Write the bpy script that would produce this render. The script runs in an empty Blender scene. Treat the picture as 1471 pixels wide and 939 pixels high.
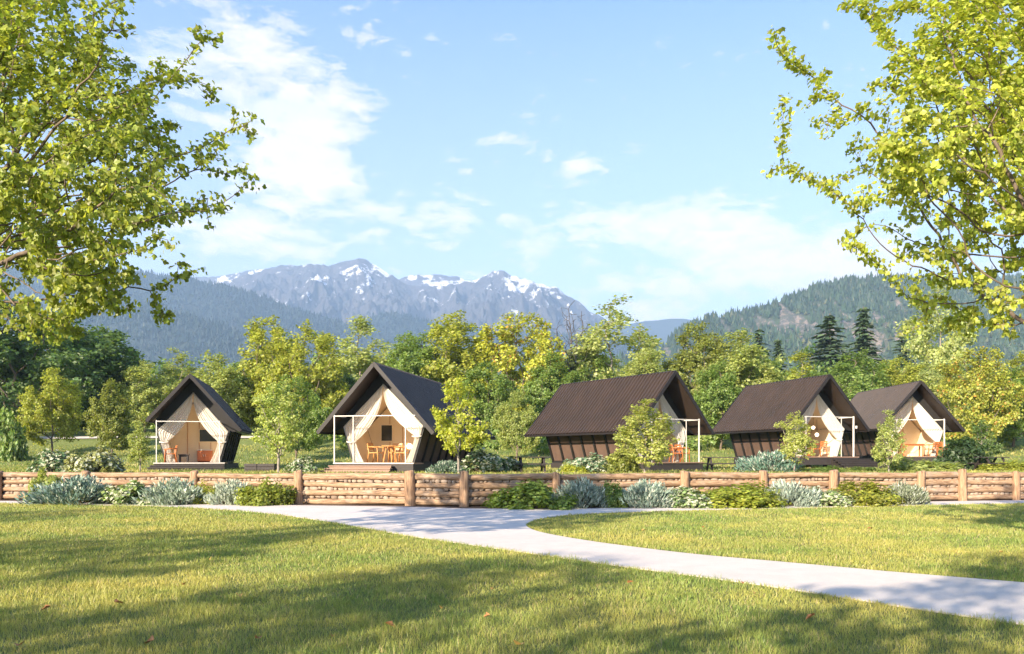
import bpy, math, random
import numpy as np
R = math.radians
rng = np.random.default_rng(7)
random.seed(7)
sc = bpy.context.scene
C = sc.collection
F, H0, CX, EYE = 1200.0, 655.0, 735.5, 1.6       # focal length / horizon row / centre column of the photo, eye height
SUN_EL, SUN_AZ = 23.0, (-0.56, -0.828)            # sun low, behind the camera on the left

def gp(px, py, z=0.0):
    "ground point seen at photo pixel"
    Y = (EYE - z) * F / (py - H0)
    return ((px - CX) / F * Y, Y)
def atx(px, Y): return (px - CX) / F * Y
def atz(py, Y): return EYE + (H0 - py) / F * Y

# ------------------------------------------------------------------ noise
def _h(ix, iy, s):
    n = (ix.astype(np.int64) * 374761393 + iy.astype(np.int64) * 668265263 + s * 982451653) & 0xffffffff
    n = ((n ^ (n >> 13)) * 1274126177) & 0xffffffff
    return ((n ^ (n >> 16)) & 0xffff) / 65535.0
def vn(x, y, s=0):
    x = np.asarray(x, float); y = np.asarray(y, float)
    ix = np.floor(x); iy = np.floor(y); fx = x - ix; fy = y - iy
    fx = fx * fx * (3 - 2 * fx); fy = fy * fy * (3 - 2 * fy)
    a = _h(ix, iy, s); b = _h(ix + 1, iy, s); c = _h(ix, iy + 1, s); d = _h(ix + 1, iy + 1, s)
    return (a * (1 - fx) + b * fx) * (1 - fy) + (c * (1 - fx) + d * fx) * fy
def fbm(x, y, o=5, s=0, ridged=False):
    t = 0; a = .5; n = 0
    for i in range(o):
        v = vn(x, y, s + i)
        if ridged: v = 1 - abs(2 * v - 1)
        t = t + a * v; n += a; a *= .5
        x, y = (x * 1.6 - y * 1.2), (x * 1.2 + y * 1.6)
    return t / n
def sstep(a, b, x):
    t = np.clip((x - a) / (b - a), 0, 1); return t * t * (3 - 2 * t)

# ------------------------------------------------------------------ mesh helpers
def np_mesh(name, V, Fc, attr=None, smooth=False):
    me = bpy.data.meshes.new(name)
    V = np.asarray(V, np.float32); Fc = np.asarray(Fc, np.int32); k = Fc.shape[1]
    me.vertices.add(len(V)); me.vertices.foreach_set('co', V.ravel())
    me.loops.add(Fc.size); me.loops.foreach_set('vertex_index', Fc.ravel())
    me.polygons.add(len(Fc)); me.polygons.foreach_set('loop_start', np.arange(0, Fc.size, k, dtype=np.int32))
    me.polygons.foreach_set('use_smooth', np.full(len(Fc), smooth))
    if attr is not None:
        a = me.attributes.new('rnd', 'FLOAT', 'POINT'); a.data.foreach_set('value', np.asarray(attr, np.float32))
    me.update(calc_edges=True)
    return me
def obj(name, me, mat=None, parent=None, loc=(0, 0, 0)):
    o = bpy.data.objects.new(name, me); C.objects.link(o); o.location = loc
    if mat is not None and len(me.materials) == 0: me.materials.append(mat)
    if parent: o.parent = parent
    return o
def tag(o, label=None, cat=None, group=None, kind=None):
    if label: o['label'] = label
    if cat: o['category'] = cat
    if group: o['group'] = group
    if kind: o['kind'] = kind
    return o
def thing(name, label, cat, loc=(0, 0, 0), rz=0, group=None):
    o = bpy.data.objects.new(name, None); C.objects.link(o); o.empty_display_size = .3
    o.location = loc; o.rotation_euler = (0, 0, rz)
    return tag(o, label, cat, group)
class MB:
    def __init__(s): s.v = []; s.f = []
    def add(s, V, Fc):
        n = len(s.v); s.v += [tuple(map(float, p)) for p in V]; s.f += [tuple(i + n for i in f) for f in Fc]; return s
    def box(s, x0, x1, y0, y1, z0, z1):
        return s.add([(x0,y0,z0),(x1,y0,z0),(x1,y1,z0),(x0,y1,z0),(x0,y0,z1),(x1,y0,z1),(x1,y1,z1),(x0,y1,z1)],
                     [(0,3,2,1),(4,5,6,7),(0,1,5,4),(1,2,6,5),(2,3,7,6),(3,0,4,7)])
    def bar(s, a, b, w, h=None):
        a = np.array(a, float); b = np.array(b, float); h = h or w
        d = b - a; d /= np.linalg.norm(d); up = np.array((0, 0, 1.)) if abs(d[2]) < .9 else np.array((0, 1., 0))
        r = np.cross(d, up); r /= np.linalg.norm(r); u = np.cross(r, d)
        V = [e + r * sx * w / 2 + u * sy * h / 2 for e in (a, b) for sx, sy in ((-1,-1),(1,-1),(1,1),(-1,1))]
        return s.add(V, [(3,2,1,0),(4,5,6,7),(0,1,5,4),(1,2,6,5),(2,3,7,6),(3,0,4,7)])
    def tube(s, pts, rad, k=8, cap=True):
        pts = [np.array(p, float) for p in pts]; n = len(pts)
        if np.isscalar(rad): rad = [rad] * n
        V = []; prev = None
        for i in range(n):
            d = pts[min(i + 1, n - 1)] - pts[max(i - 1, 0)]; d /= (np.linalg.norm(d) + 1e-9)
            if prev is None: prev = np.array((1., 0, 0)) if abs(d[0]) < .8 else np.array((0, 1., 0))
            r = prev - d * prev.dot(d); r /= np.linalg.norm(r); prev = r; u = np.cross(d, r)
            for j in range(k):
                t = 2 * math.pi * j / k; V.append(pts[i] + (r * math.cos(t) + u * math.sin(t)) * rad[i])
        Fc = [(i*k+j, i*k+(j+1) % k, (i+1)*k+(j+1) % k, (i+1)*k+j) for i in range(n-1) for j in range(k)]
        if cap: Fc += [tuple(range(k))[::-1], tuple(range((n-1)*k, n*k))]
        return s.add(V, Fc)
    def build(s, name, mat, parent=None, loc=(0,0,0), smooth=False):
        me = bpy.data.meshes.new(name); me.from_pydata(s.v, [], s.f)
        if smooth: me.polygons.foreach_set('use_smooth', [True] * len(me.polygons))
        me.update()
        return obj(name, me, mat, parent, loc)
def bevel(o, w=.01, seg=1):
    m = o.modifiers.new('bevel', 'BEVEL'); m.width = w; m.segments = seg; m.limit_method = 'ANGLE'; return o

# ------------------------------------------------------------------ materials
class NT:
    def __init__(s, name):
        s.m = bpy.data.materials.new(name); s.m.use_nodes = True; s.t = s.m.node_tree
        s.t.nodes.clear(); s.out = s.n('ShaderNodeOutputMaterial')
    def n(s, ty, **k):
        nd = s.t.nodes.new(ty)
        for a, v in k.items():
            if a.startswith('i_'):
                key = a[2:]; key = int(key) if key.isdigit() else key.replace('_', ' ')
                nd.inputs[key].default_value = v
            else: setattr(nd, a, v)
        return nd
    def l(s, a, b): s.t.links.new(a, b)
    def noise(s, scale, det=4, rough=.6, vec=None, dist=0):
        nd = s.n('ShaderNodeTexNoise', i_Scale=scale, i_Detail=det, i_Roughness=rough, i_Distortion=dist)
        if vec is not None: s.l(vec, nd.inputs['Vector'])
        return nd.outputs['Fac']
    def coord(s, scale=(1, 1, 1), which='Object'):
        tc = s.n('ShaderNodeTexCoord'); mp = s.n('ShaderNodeMapping'); mp.inputs['Scale'].default_value = scale
        s.l(tc.outputs[which], mp.inputs['Vector']); return mp.outputs[0]
    def ramp(s, fac, stops):
        r = s.n('ShaderNodeValToRGB'); e = r.color_ramp.elements
        while len(e) < len(stops): e.new(.5)
        for i, (p, c) in enumerate(stops): e[i].position = p; e[i].color = tuple(c) + (1,) if len(c) == 3 else c
        s.l(fac, r.inputs[0]); return r.outputs[0]
    def mix(s, f, a, b, mode='MIX'):
        m = s.n('ShaderNodeMix', data_type='RGBA', blend_type=mode)
        for v, k in ((f, 0), (a, 6), (b, 7)):
            if hasattr(v, 'node'): s.l(v, m.inputs[k])
            else: m.inputs[k].default_value = v if not isinstance(v, tuple) else (tuple(v) + (1,))[:4]
        return m.outputs[2]
    def math(s, op, a, b=0.0, c=None):
        m = s.n('ShaderNodeMath', operation=op)
        for i, v in enumerate((a, b, c)):
            if v is None: continue
            if hasattr(v, 'node'): s.l(v, m.inputs[i])
            else: m.inputs[i].default_value = v
        return m.outputs[0]
    def principled(s, col, rough=.7, bump=None, bs=.3, bd=.02, **k):
        p = s.n('ShaderNodeBsdfPrincipled')
        if hasattr(col, 'node'): s.l(col, p.inputs['Base Color'])
        else: p.inputs['Base Color'].default_value = tuple(col) + (1,)
        if hasattr(rough, 'node'): s.l(rough, p.inputs['Roughness'])
        else: p.inputs['Roughness'].default_value = rough
        for a, v in k.items(): p.inputs[a.replace('_', ' ')].default_value = v
        if bump is not None:
            b = s.n('ShaderNodeBump', i_Strength=bs, i_Distance=bd); s.l(bump, b.inputs['Height']); s.l(b.outputs[0], p.inputs['Normal'])
        s.l(p.outputs[0], s.out.inputs[0]); return s.m

def simple(name, c1, c2=None, scale=4, rough=.7, stretch=(1, 1, 1), bs=.3, bd=.01, **k):
    t = NT(name); v = t.coord(stretch); f = t.noise(scale, 5, .6, v)
    c2 = c2 or tuple(x * .75 for x in c1)
    col = t.ramp(f, [(.3, c2), (.7, c1)])
    f2 = t.noise(scale * 6, 3, .6, v)
    return t.principled(col, rough, f2, bs, bd, **k)

M = {}
M['roof'] = simple('brown_roof_metal', (.046, .029, .020), (.030, .020, .014), 1.3, .55, (1, 1, .4), .2)
M['trim'] = simple('dark_roof_trim', (.014, .010, .009), None, 5, .6)
M['panel'] = simple('brown_canvas_panel', (.135, .082, .058), (.09, .056, .042), 2.5, .8, (1, 1, .5), .3)
M['rib'] = simple('black_wall_rib', (.015, .013, .012), None, 5, .6)
M['dark'] = simple('dark_stained_timber', (.045, .036, .032), (.025, .02, .018), 6, .65, (1, 6, 6))
M['white'] = simple('white_painted_steel', (.66, .63, .58), (.54, .50, .45), 5, .45)
M['wood'] = simple('deck_boards', (.34, .215, .15), (.22, .14, .10), 5, .7, (.6, 8, 8))
M['orange'] = simple('orange_oiled_wood', (.50, .17, .05), (.36, .11, .03), 7, .45, (1, 5, 5))
M['honey'] = simple('honey_oiled_wood', (.60, .30, .10), (.46, .21, .06), 7, .45, (1, 5, 5))
M['tan'] = simple('tan_canvas_lining', (.88, .74, .52), (.82, .66, .45), 1.8, .85, (1, 1, .3), .2)
M['glass'] = simple('dark_window_mesh', (.035, .038, .028), (.02, .022, .018), 2, .25)
M['lamp'] = None
t = NT('lamp_glass'); e = t.n('ShaderNodeEmission', i_Color=(1, .82, .6, 1), i_Strength=3.0); t.l(e.outputs[0], t.out.inputs[0]); M['lamp'] = t.m
M['bark'] = simple('grey_brown_bark', (.20, .15, .11), (.09, .07, .05), 9, .9, (1, 1, .3), .6, .02)
M['birch'] = simple('pale_bark', (.34, .30, .26), (.20, .17, .14), 9, .85, (1, 1, .4), .5, .01)
M['barebark'] = simple('dead_grey_bark', (.085, .08, .085), (.05, .045, .045), 9, .9)
M['bin'] = simple('fallen_leaf_brown', (.45, .22, .08), (.30, .12, .04), 12, .8)

# curtain: thin white cloth, lets light through
t = NT('white_curtain_cloth'); v = t.coord((6, 6, 1)); f = t.noise(3, 4, .6, v)
col = t.ramp(f, [(.3, (.88, .84, .76)), (.7, (.92, .90, .85))])
d = t.n('ShaderNodeBsdfDiffuse'); tr = t.n('ShaderNodeBsdfTranslucent'); mx = t.n('ShaderNodeMixShader', i_0=.5)
t.l(col, d.inputs[0]); t.l(col, tr.inputs[0]); t.l(d.outputs[0], mx.inputs[1]); t.l(tr.outputs[0], mx.inputs[2]); t.l(mx.outputs[0], t.out.inputs[0]); M['curtain'] = t.m

# logs
t = NT('peeled_log_wood'); v = t.coord((1, 1, 1)); oi = t.n('ShaderNodeObjectInfo')
add = t.n('ShaderNodeVectorMath', operation='ADD'); t.l(v, add.inputs[0]); cm = t.n('ShaderNodeCombineXYZ')
for i in range(3): t.l(t.math('MULTIPLY', oi.outputs['Random'], 37.0), cm.inputs[i])
t.l(cm.outputs[0], add.inputs[1])
mp = t.n('ShaderNodeMapping'); mp.inputs['Scale'].default_value = (1.2, 9, 9); t.l(add.outputs[0], mp.inputs[0])
f = t.noise(2.2, 6, .65, mp.outputs[0], .6); f2 = t.noise(1.6, 4, .6, add.outputs[0])
col = t.ramp(f, [(.32, (.08, .05, .03)), (.45, (.25, .155, .088)), (.60, (.40, .265, .16)), (.8, (.54, .41, .28))])
col = t.mix(t.ramp(f2, [(.55, (0, 0, 0)), (.75, (.6, .6, .6))]), col, (.42, .36, .30))
M['log'] = t.principled(col, .8, f, .6, .02)
t = NT('peeled_log_post_wood'); v = t.coord((9, 9, 1.0)); f = t.noise(2, 6, .65, v, .6)
col = t.ramp(f, [(.32, (.09, .052, .032)), (.45, (.28, .165, .09)), (.62, (.42, .27, .16)), (.8, (.54, .40, .27))])
M['post'] = t.principled(col, .8, f, .6, .02)

# field stones (colour varies per stone through a stored random number)
t = NT('field_stone'); at = t.n('ShaderNodeAttribute', attribute_name='rnd'); f = t.noise(9, 5, .6, t.coord())
col = t.ramp(at.outputs['Fac'], [(0, (.15, .10, .07)), (.3, (.32, .24, .17)), (.55, (.24, .16, .11)), (.8, (.42, .34, .26)), (1, (.15, .12, .10))])
col = t.mix(.5, col, t.ramp(f, [(.3, (.20, .145, .105)), (.7, (.48, .40, .32))]))
M['stone'] = t.principled(col, .85, f, .6, .01)
M['soil'] = simple('planting_soil', (.13, .085, .055), (.07, .045, .03), 6, .95, (1, 1, 1), .8, .05)

# path
t = NT('pale_concrete'); v = t.coord(); f = t.noise(.35, 5, .6, v); f2 = t.noise(60, 4, .7, v); f3 = t.noise(2.2, 7, .72, v)
col = t.ramp(f, [(.3, (.50, .43, .37)), (.7, (.58, .51, .44))])
col = t.mix(.35, col, t.ramp(f3, [(.35, (.50, .45, .42)), (.6, (.72, .67, .63))]))
col = t.mix(.3, col, t.ramp(f2, [(.35, (.42, .38, .36)), (.6, (.74, .69, .66))]))
M['path'] = t.principled(col, .85, f2, .35, .01)

# lawn soil / terrain with grass colours
def grassy(name, a, b, c):
    t = NT(name); v = t.coord(); f = t.noise(.22, 4, .6, v); f2 = t.noise(3.0, 5, .7, v); f3 = t.noise(25, 3, .7, v)
    col = t.ramp(f, [(.35, a), (.62, b)]); col = t.mix(t.ramp(f2, [(.45, (0, 0, 0)), (.7, (.7, .7, .7))]), col, c)
    return t.principled(col, .95, f3, .8, .08)
M['ground'] = grassy('lawn_soil', (.10, .13, .028), (.14, .165, .035), (.17, .17, .05))
M['meadow'] = grassy('sloping_meadow', (.11, .16, .03), (.17, .21, .045), (.24, .25, .07))

def leafy(name, trans=.35, tip=None, gloss=.03, pos=False, vary=.45):
    t = NT(name); oi = t.n('ShaderNodeObjectInfo'); at = t.n('ShaderNodeAttribute', attribute_name='rnd')
    base = oi.outputs['Color']
    hsv = t.n('ShaderNodeHueSaturation'); t.l(base, hsv.inputs['Color'])
    t.l(t.math('MULTIPLY_ADD', at.outputs['Fac'], -.035, .525), hsv.inputs['Hue'])
    t.l(t.math('MULTIPLY_ADD', t.math('FRACT', t.math('MULTIPLY', at.outputs['Fac'], 7.31)), vary * 2, 1 - vary), hsv.inputs['Value'])
    col = hsv.outputs[0]
    if pos:
        f = t.noise(.35, 4, .6, t.coord()); f2 = t.noise(2.6, 4, .65, t.coord())
        col = t.mix(t.ramp(f, [(.38, (0, 0, 0)), (.66, (.8, .8, .8))]), col, (.56, .48, .13))
        col = t.mix(t.ramp(f2, [(.5, (0, 0, 0)), (.72, (.75, .75, .75))]), col, (.13, .22, .05))
        dry = t.math('GREATER_THAN', t.math('FRACT', t.math('MULTIPLY', at.outputs['Fac'], 31.7)), .92)
        col = t.mix(dry, col, (.50, .40, .20))
    if tip:
        col = t.mix(t.math('GREATER_THAN', t.math('FRACT', t.math('MULTIPLY', at.outputs['Fac'], 13.7)), tip[0]), col, tip[1])
    d = t.n('ShaderNodeBsdfDiffuse'); tr = t.n('ShaderNodeBsdfTranslucent'); mx = t.n('ShaderNodeMixShader', i_0=trans)
    t.l(col, d.inputs[0]); t.l(t.mix(1.0, col, (1.35, 1.3, .6), 'MULTIPLY'), tr.inputs[0])
    t.l(d.outputs[0], mx.inputs[1]); t.l(tr.outputs[0], mx.inputs[2])
    g = t.n('ShaderNodeBsdfGlossy', i_Roughness=.45); m2 = t.n('ShaderNodeMixShader', i_0=gloss)
    t.l(mx.outputs[0], m2.inputs[1]); t.l(g.outputs[0], m2.inputs[2]); t.l(m2.outputs[0], t.out.inputs[0])
    return t.m
M['leaf'] = leafy('tree_leaf', .54)
M['needle'] = leafy('conifer_needle', .12, gloss=.02, vary=.3)
M['autumn'] = leafy('leaf_with_some_orange', .40, (.95, (.50, .27, .06)))
M['varieg'] = leafy('cream_edged_leaf', .25, (.55, (.48, .50, .36)))
M['silver'] = leafy('silver_grey_leaf', .15, (.78, (.46, .50, .42)), vary=.4)
M['grass'] = leafy('grass_blade', .30, pos=True, gloss=.03, vary=.45)

# ------------------------------------------------------------------ leaf clouds
def rand_dir(n):
    v = rng.normal(size=(n, 3)); return v / np.linalg.norm(v, axis=1)[:, None]
LOBE = (np.array([(0,-.5,0),(.30,-.30,.05),(.5,-.02,.06),(.26,.14,.04),(.22,.40,.02),(0,.60,-.04),(-.22,.40,.02),(-.26,.14,.04),(-.5,-.02,.06),(-.30,-.30,.05)]),
        np.array([(0,1,2),(0,2,3),(0,3,5),(3,4,5),(0,5,7),(5,6,7),(0,7,8),(0,8,9)]))
QUAD = (np.array([(0,-.5,0),(.42,0,.08),(0,.5,0),(-.42,0,.08)]), np.array([(0,1,2,3)]))
BLADE = (np.array([(-.09,-.5,0),(.09,-.5,0),(.07,.1,.03),(0,.5,-.02)]), np.array([(0,1,2,3)]))
def leaves(name, P, size, tpl=QUAD, up=.3, out=None, outw=.5, sv=.45, along=None):
    "one leaf-shaped face group per point"
    n = len(P); N = rand_dir(n) * 1.0; N[:, 2] = abs(N[:, 2]) * .6 + up
    if out is not None: N += out * outw
    N /= np.linalg.norm(N, axis=1)[:, None]
    T = rand_dir(n) if along is None else along + rand_dir(n) * .35
    if along is None: T[:, 2] -= .25
    if along is None: T -= N * (T * N).sum(1)[:, None]
    T /= np.linalg.norm(T, axis=1)[:, None]
    if along is not None:
        N -= T * (T * N).sum(1)[:, None]; N /= np.linalg.norm(N, axis=1)[:, None]
    B = np.cross(T, N)
    s = size * (1 + sv * rng.uniform(-1, 1, n))
    tv, tf = tpl; k = len(tv)
    V = P[:, None, :] + s[:, None, None] * (tv[None, :, 0, None] * B[:, None] + tv[None, :, 1, None] * T[:, None] + tv[None, :, 2, None] * N[:, None])
    Fc = (tf[None] + (np.arange(n) * k)[:, None, None]).reshape(-1, tf.shape[1])
    return np_mesh(name, V.reshape(-1, 3), Fc, np.repeat(rng.random(n), k))

# ------------------------------------------------------------------ tree growth (space colonisation)
def grow(att, trunk, step, kill, infl=1e9, maxit=260, trop=(0, 0, .08), wob=.18):
    nodes = [np.array(p, float) for p in trunk]; par = [-1] + list(range(len(trunk) - 1))
    A = np.array(att); nd = np.full(len(A), 1e9); ni = np.zeros(len(A), int)
    NP = np.array(nodes)
    def upd(A, nd, ni, new, base):
        D = np.linalg.norm(A[:, None] - new[None], axis=2); j = D.argmin(1); d = D[np.arange(len(A)), j]
        m = d < nd; nd[m] = d[m]; ni[m] = j[m] + base
    upd(A, nd, ni, NP, 0)
    lastn = {}
    for it in range(maxit):
        if len(A) == 0: break
        act = nd < infl
        if not act.any(): break
        dirs = {}
        NPa = np.array(nodes); dv = A[act] - NPa[ni[act]]; dv /= np.linalg.norm(dv, axis=1)[:, None] + 1e-9
        idx = ni[act]; u, inv = np.unique(idx, return_inverse=True)
        S = np.zeros((len(u), 3)); np.add.at(S, inv, dv)
        new = []; base = len(nodes)
        for q, s_ in zip(u, S):
            l = np.linalg.norm(s_)
            if l < 1e-4: continue
            d = s_ / l + np.array(trop) + rng.normal(size=3) * wob; d /= np.linalg.norm(d)
            key = int(q); p = nodes[key] + d * step
            if lastn.get(key, 0) >= 4: continue
            lastn[key] = lastn.get(key, 0) + 1
            new.append(p); par.append(key)
        if not new: break
        nodes += new; upd(A, nd, ni, np.array(new), base)
        keep = nd > kill; A = A[keep]; nd = nd[keep]; ni = ni[keep]
    return np.array(nodes), par
def radii(nodes, par, tip=.006, e=2.3, rmax=None):
    n = len(nodes); r = np.zeros(n); ch = [[] for _ in range(n)]
    for i in range(n - 1, 0, -1): ch[par[i]].append(i)
    cnt = np.zeros(n)
    for i in range(n - 1, -1, -1):
        if not ch[i]: r[i] = tip ** e; cnt[i] = 1
        else: r[i] = sum(r[c] for c in ch[i]) + (tip * .35) ** e; cnt[i] = sum(cnt[c] for c in ch[i])
    r = r ** (1 / e)
    if rmax and r[0] > rmax: r = tip + (r - tip) * (rmax - tip) / (r[0] - tip)
    return r, ch, cnt
def wood_mesh(name, nodes, par, r, ch, k=6, rmin=0, ksmall=None):
    mb_v = []; mb_f = []
    starts = [(0, None)]
    while starts:
        s0, frm = starts.pop(); chain = ([frm] if frm is not None else []) + [s0]; i = s0
        while ch[i]:
            c = max(ch[i], key=lambda q: r[q])
            for q in ch[i]:
                if q != c and r[q] >= rmin: starts.append((q, i))
            if r[c] < rmin: break
            chain.append(c); i = c
        if len(chain) < 2: continue
        kk = k if r[s0] > .03 else (ksmall or 4)
        pts = nodes[chain]; rr = r[chain].copy()
        if frm is not None: rr[0] = rr[1]
        prev = np.array((1., .1, 0)); base = len(mb_v)
        for q in range(len(pts)):
            d = pts[min(q + 1, len(pts) - 1)] - pts[max(q - 1, 0)]; d = d / (np.linalg.norm(d) + 1e-9)
            x = prev - d * prev.dot(d)
            if np.linalg.norm(x) < 1e-3: x = np.cross(d, (0, 0, 1.))
            x /= np.linalg.norm(x); prev = x; y = np.cross(d, x)
            for j in range(kk):
                a = 2 * math.pi * j / kk; mb_v.append(pts[q] + (x * math.cos(a) + y * math.sin(a)) * rr[q])
        for q in range(len(pts) - 1):
            for j in range(kk):
                mb_f.append((base+q*kk+j, base+q*kk+(j+1) % kk, base+(q+1)*kk+(j+1) % kk, base+(q+1)*kk+j))
    return np_mesh(name, np.array(mb_v), np.array(mb_f), smooth=True)
def smooth_nodes(nodes, par, it=2):
    nodes = nodes.copy(); p = np.array(par); m = p >= 0
    for _ in range(it):
        nn = nodes.copy(); nn[m] = nodes[m] * .6 + nodes[p[m]] * .2
        acc = np.zeros_like(nodes); cn = np.zeros(len(nodes)); np.add.at(acc, p[m], nodes[m]); np.add.at(cn, p[m], 1)
        h = m & (cn > 0); nn[h] += acc[h] / cn[h][:, None] * .2
        e = m & (cn == 0); nn[e] = nodes[e]
        nn[~m] = nodes[~m]; nodes = nn
    return nodes
def make_tree(blobs, base, crown_start, natt, step, kill, leaf, nleaf, spread, tpl, rmax, up=.3, k=6, rmin=0, tip=.006, jit=1.0, cntmax=3, twigs=None, lsv=.5, trunk_pts=None):
    "blobs: (x,y,z,r) spheres that the crown fills; returns (wood mesh, leaf mesh)"
    B = np.array(blobs, float); w = B[:, 3] ** 1.7; pick = rng.choice(len(B), natt, p=w / w.sum())
    A = B[pick, :3] + rand_dir(natt) * (B[pick, 3] * rng.random(natt) ** .45)[:, None]
    A = A[A[:, 2] > .9 * crown_start[2] * .8 if crown_start[2] > 0 else np.ones(len(A), bool)]
    b = np.array(base, float); c = np.array(crown_start, float)
    if trunk_pts is None:
        m = max(3, int(np.linalg.norm(c - b) / step)); tr = [b + (c - b) * i / m + np.array((math.sin(i * .9), math.cos(i * .7), 0)) * .03 * (i > 0) * c[2] / 3 for i in range(m + 1)]
    else: tr = trunk_pts
    nodes, par = grow(A, tr, step, kill)
    nodes = smooth_nodes(nodes, par)
    r, ch, cnt = radii(nodes, par, tip, rmax=rmax)
    wood = wood_mesh('trunk', nodes, par, r, ch, k, rmin)
    if not nleaf: return wood, None
    ids = np.where((cnt <= cntmax) & (np.arange(len(nodes)) > len(tr)))[0]
    dens = vn(nodes[ids, 0] / (spread * 4) + 50, nodes[ids, 2] / (spread * 4) + nodes[ids, 1] / (spread * 5) + 50, 3)
    wt = .25 + dens ** 1.5; pick = rng.choice(ids, nleaf, p=wt / wt.sum())
    off = rand_dir(nleaf) * (spread * rng.random(nleaf) ** .6)[:, None]; off[:, 2] *= .7
    P = nodes[pick] + off * jit
    ctr = B[:, :3].mean(0); out = P - ctr; out /= np.linalg.norm(out, axis=1)[:, None] + 1e-6
    lm = leaves('crown', P, leaf, tpl, up, out, .5, lsv)
    return wood, lm

def place_tree(name, protos, label, loc, s, rz, col, group, lmat, wmat, cat='tree', sx=None):
    t = thing(name, label, cat, loc, rz, group); t.scale = (sx or s, sx or s, s)
    o = bpy.data.objects.new('trunk', protos[0]); C.objects.link(o); o.parent = t
    if not protos[0].materials: protos[0].materials.append(wmat)
    if protos[1] is not None:
        c = bpy.data.objects.new('crown', protos[1]); C.objects.link(c); c.parent = t
        if not protos[1].materials: protos[1].materials.append(lmat)
        c.material_slots[0].link = 'OBJECT'; c.material_slots[0].material = lmat
        c.color = tuple(col) + (1,)
    return t

# ------------------------------------------------------------------ terrain
FPX = [(-330,31.4),(-190,31.2),(-85,30.9),(0,30.5),(125,30.3),(280,29.6),(430,27.9),(590,27.0),(667,26.4),(799,27.4),(982,28.5),(1096,29.0),(1195,29.2),(1320,29.6),(1380,30.0),(1457,30.3),(1540,30.6),(1650,31.0),(1760,31.3)]
FP = [(atx(a, b), b) for a, b in FPX]
def fence_y(x):
    return np.interp(x, [p[0] for p in FP], [p[1] for p in FP])
def tz(x, y):
    x = np.asarray(x, float); y = np.asarray(y, float)
    z = .86 + 3.5 * sstep(50, 86, y) + 4.5 * sstep(85, 220, y) + .16 * (fbm(x / 9, y / 9, 3, 5) - .5) * sstep(33, 45, y)
    z = z + 2.0 * (fbm(x / 60, y / 60, 3, 8) - .5) * sstep(60, 140, y)
    return z

def grid_mesh(name, X, Y, Z, smooth=True):
    n, m = X.shape; V = np.stack([X, Y, Z], -1).reshape(-1, 3)
    i = np.arange((n - 1))[:, None] * m + np.arange(m - 1)[None]; i = i.ravel()
    return np_mesh(name, V, np.stack([i, i + 1, i + m + 1, i + m], 1), smooth=smooth)

gx = np.concatenate([-np.geomspace(6000, 40, 14), np.linspace(-36, 36, 19), np.geomspace(40, 6000, 14)])
gy = np.concatenate([[-300, -150, -80, -40], np.linspace(-20, 40, 16), np.geomspace(60, 7600, 12)])
X, Y = np.meshgrid(gx, gy); o = obj('ground', grid_mesh('ground', X, Y, X * 0 - .0), M['ground']); tag(o, kind='structure')
rows = np.concatenate([np.linspace(0, 1, 26)[:-1] * 32, 32 + np.linspace(0, 1, 34)[:-1] * 60, np.geomspace(92, 1500, 30)])
u = np.linspace(-1, 1, 181); X = []; Y = []; Z = []
for i, rr in enumerate(rows):
    hw = 46 + rr * 1.6; x = u * hw; y0 = fence_y(x) + .14; y = y0 + rr
    X.append(x); Y.append(y); Z.append(tz(x, y))
X.insert(0, X[0]); Y.insert(0, Y[0]); Z.insert(0, Z[0] * 0 - .1)
o = obj('hillside', grid_mesh('hillside', np.array(X), np.array(Y), np.array(Z)), M['meadow']); tag(o, kind='structure')

# path
def spline(P, n=8):
    P = np.array(P, float); out = []
    for i in range(len(P) - 1):
        p0, p1, p2, p3 = P[max(i-1, 0)], P[i], P[i+1], P[min(i+2, len(P)-1)]
        for t_ in np.linspace(0, 1, n, endpoint=False):
            out.append(.5 * ((2*p1) + (-p0+p2)*t_ + (2*p0-5*p1+4*p2-p3)*t_**2 + (-p0+3*p1-3*p2+p3)*t_**3))
    out.append(P[-1]); return out
far = [(-320,716),(-200,716.8),(0,719.8),(120,721.5),(200,723),(300,724.8),(430,726.2),(590,728.5),(680,731),(790,731),(950,729.5),(1100,727),(1200,724.5),(1300,721.5),(1380,720),(1471,718.6),(1640,716)]
inner = [(1640,719.2),(1471,723),(1300,726.5),(1100,731),(950,734.5),(850,738),(800,742),(768,747.5),(756,755),(775,764.5),(830,775),(900,785),(1000,797),(1100,806),(1200,815),(1300,824),(1471,838),(1700,856),(1900,872)]
near = [(1900,965),(1700,930),(1471,898),(1300,873),(1100,842),(900,815),(740,792),(600,772),(520,758),(440,745),(380,737),(300,731),(240,728),(100,724.8),(0,723),(-200,719.4),(-320,718.2)]
def topoly(L): return [gp(*p) for p in spline(L)]
pfar, pinn, pnear = topoly(far), topoly(inner), topoly(near)
poly = np.array(pfar + pinn + pnear)
def in_poly(x, y, P):
    c = np.zeros(len(x), bool); j = len(P) - 1
    for i in range(len(P)):
        xi, yi = P[i]; xj, yj = P[j]
        if yi != yj:
            m = ((yi > y) != (yj > y)); m &= x < (xj - xi) * (y - yi) / (yj - yi) + xi; c ^= m
        j = i
    return c
import bmesh
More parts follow.
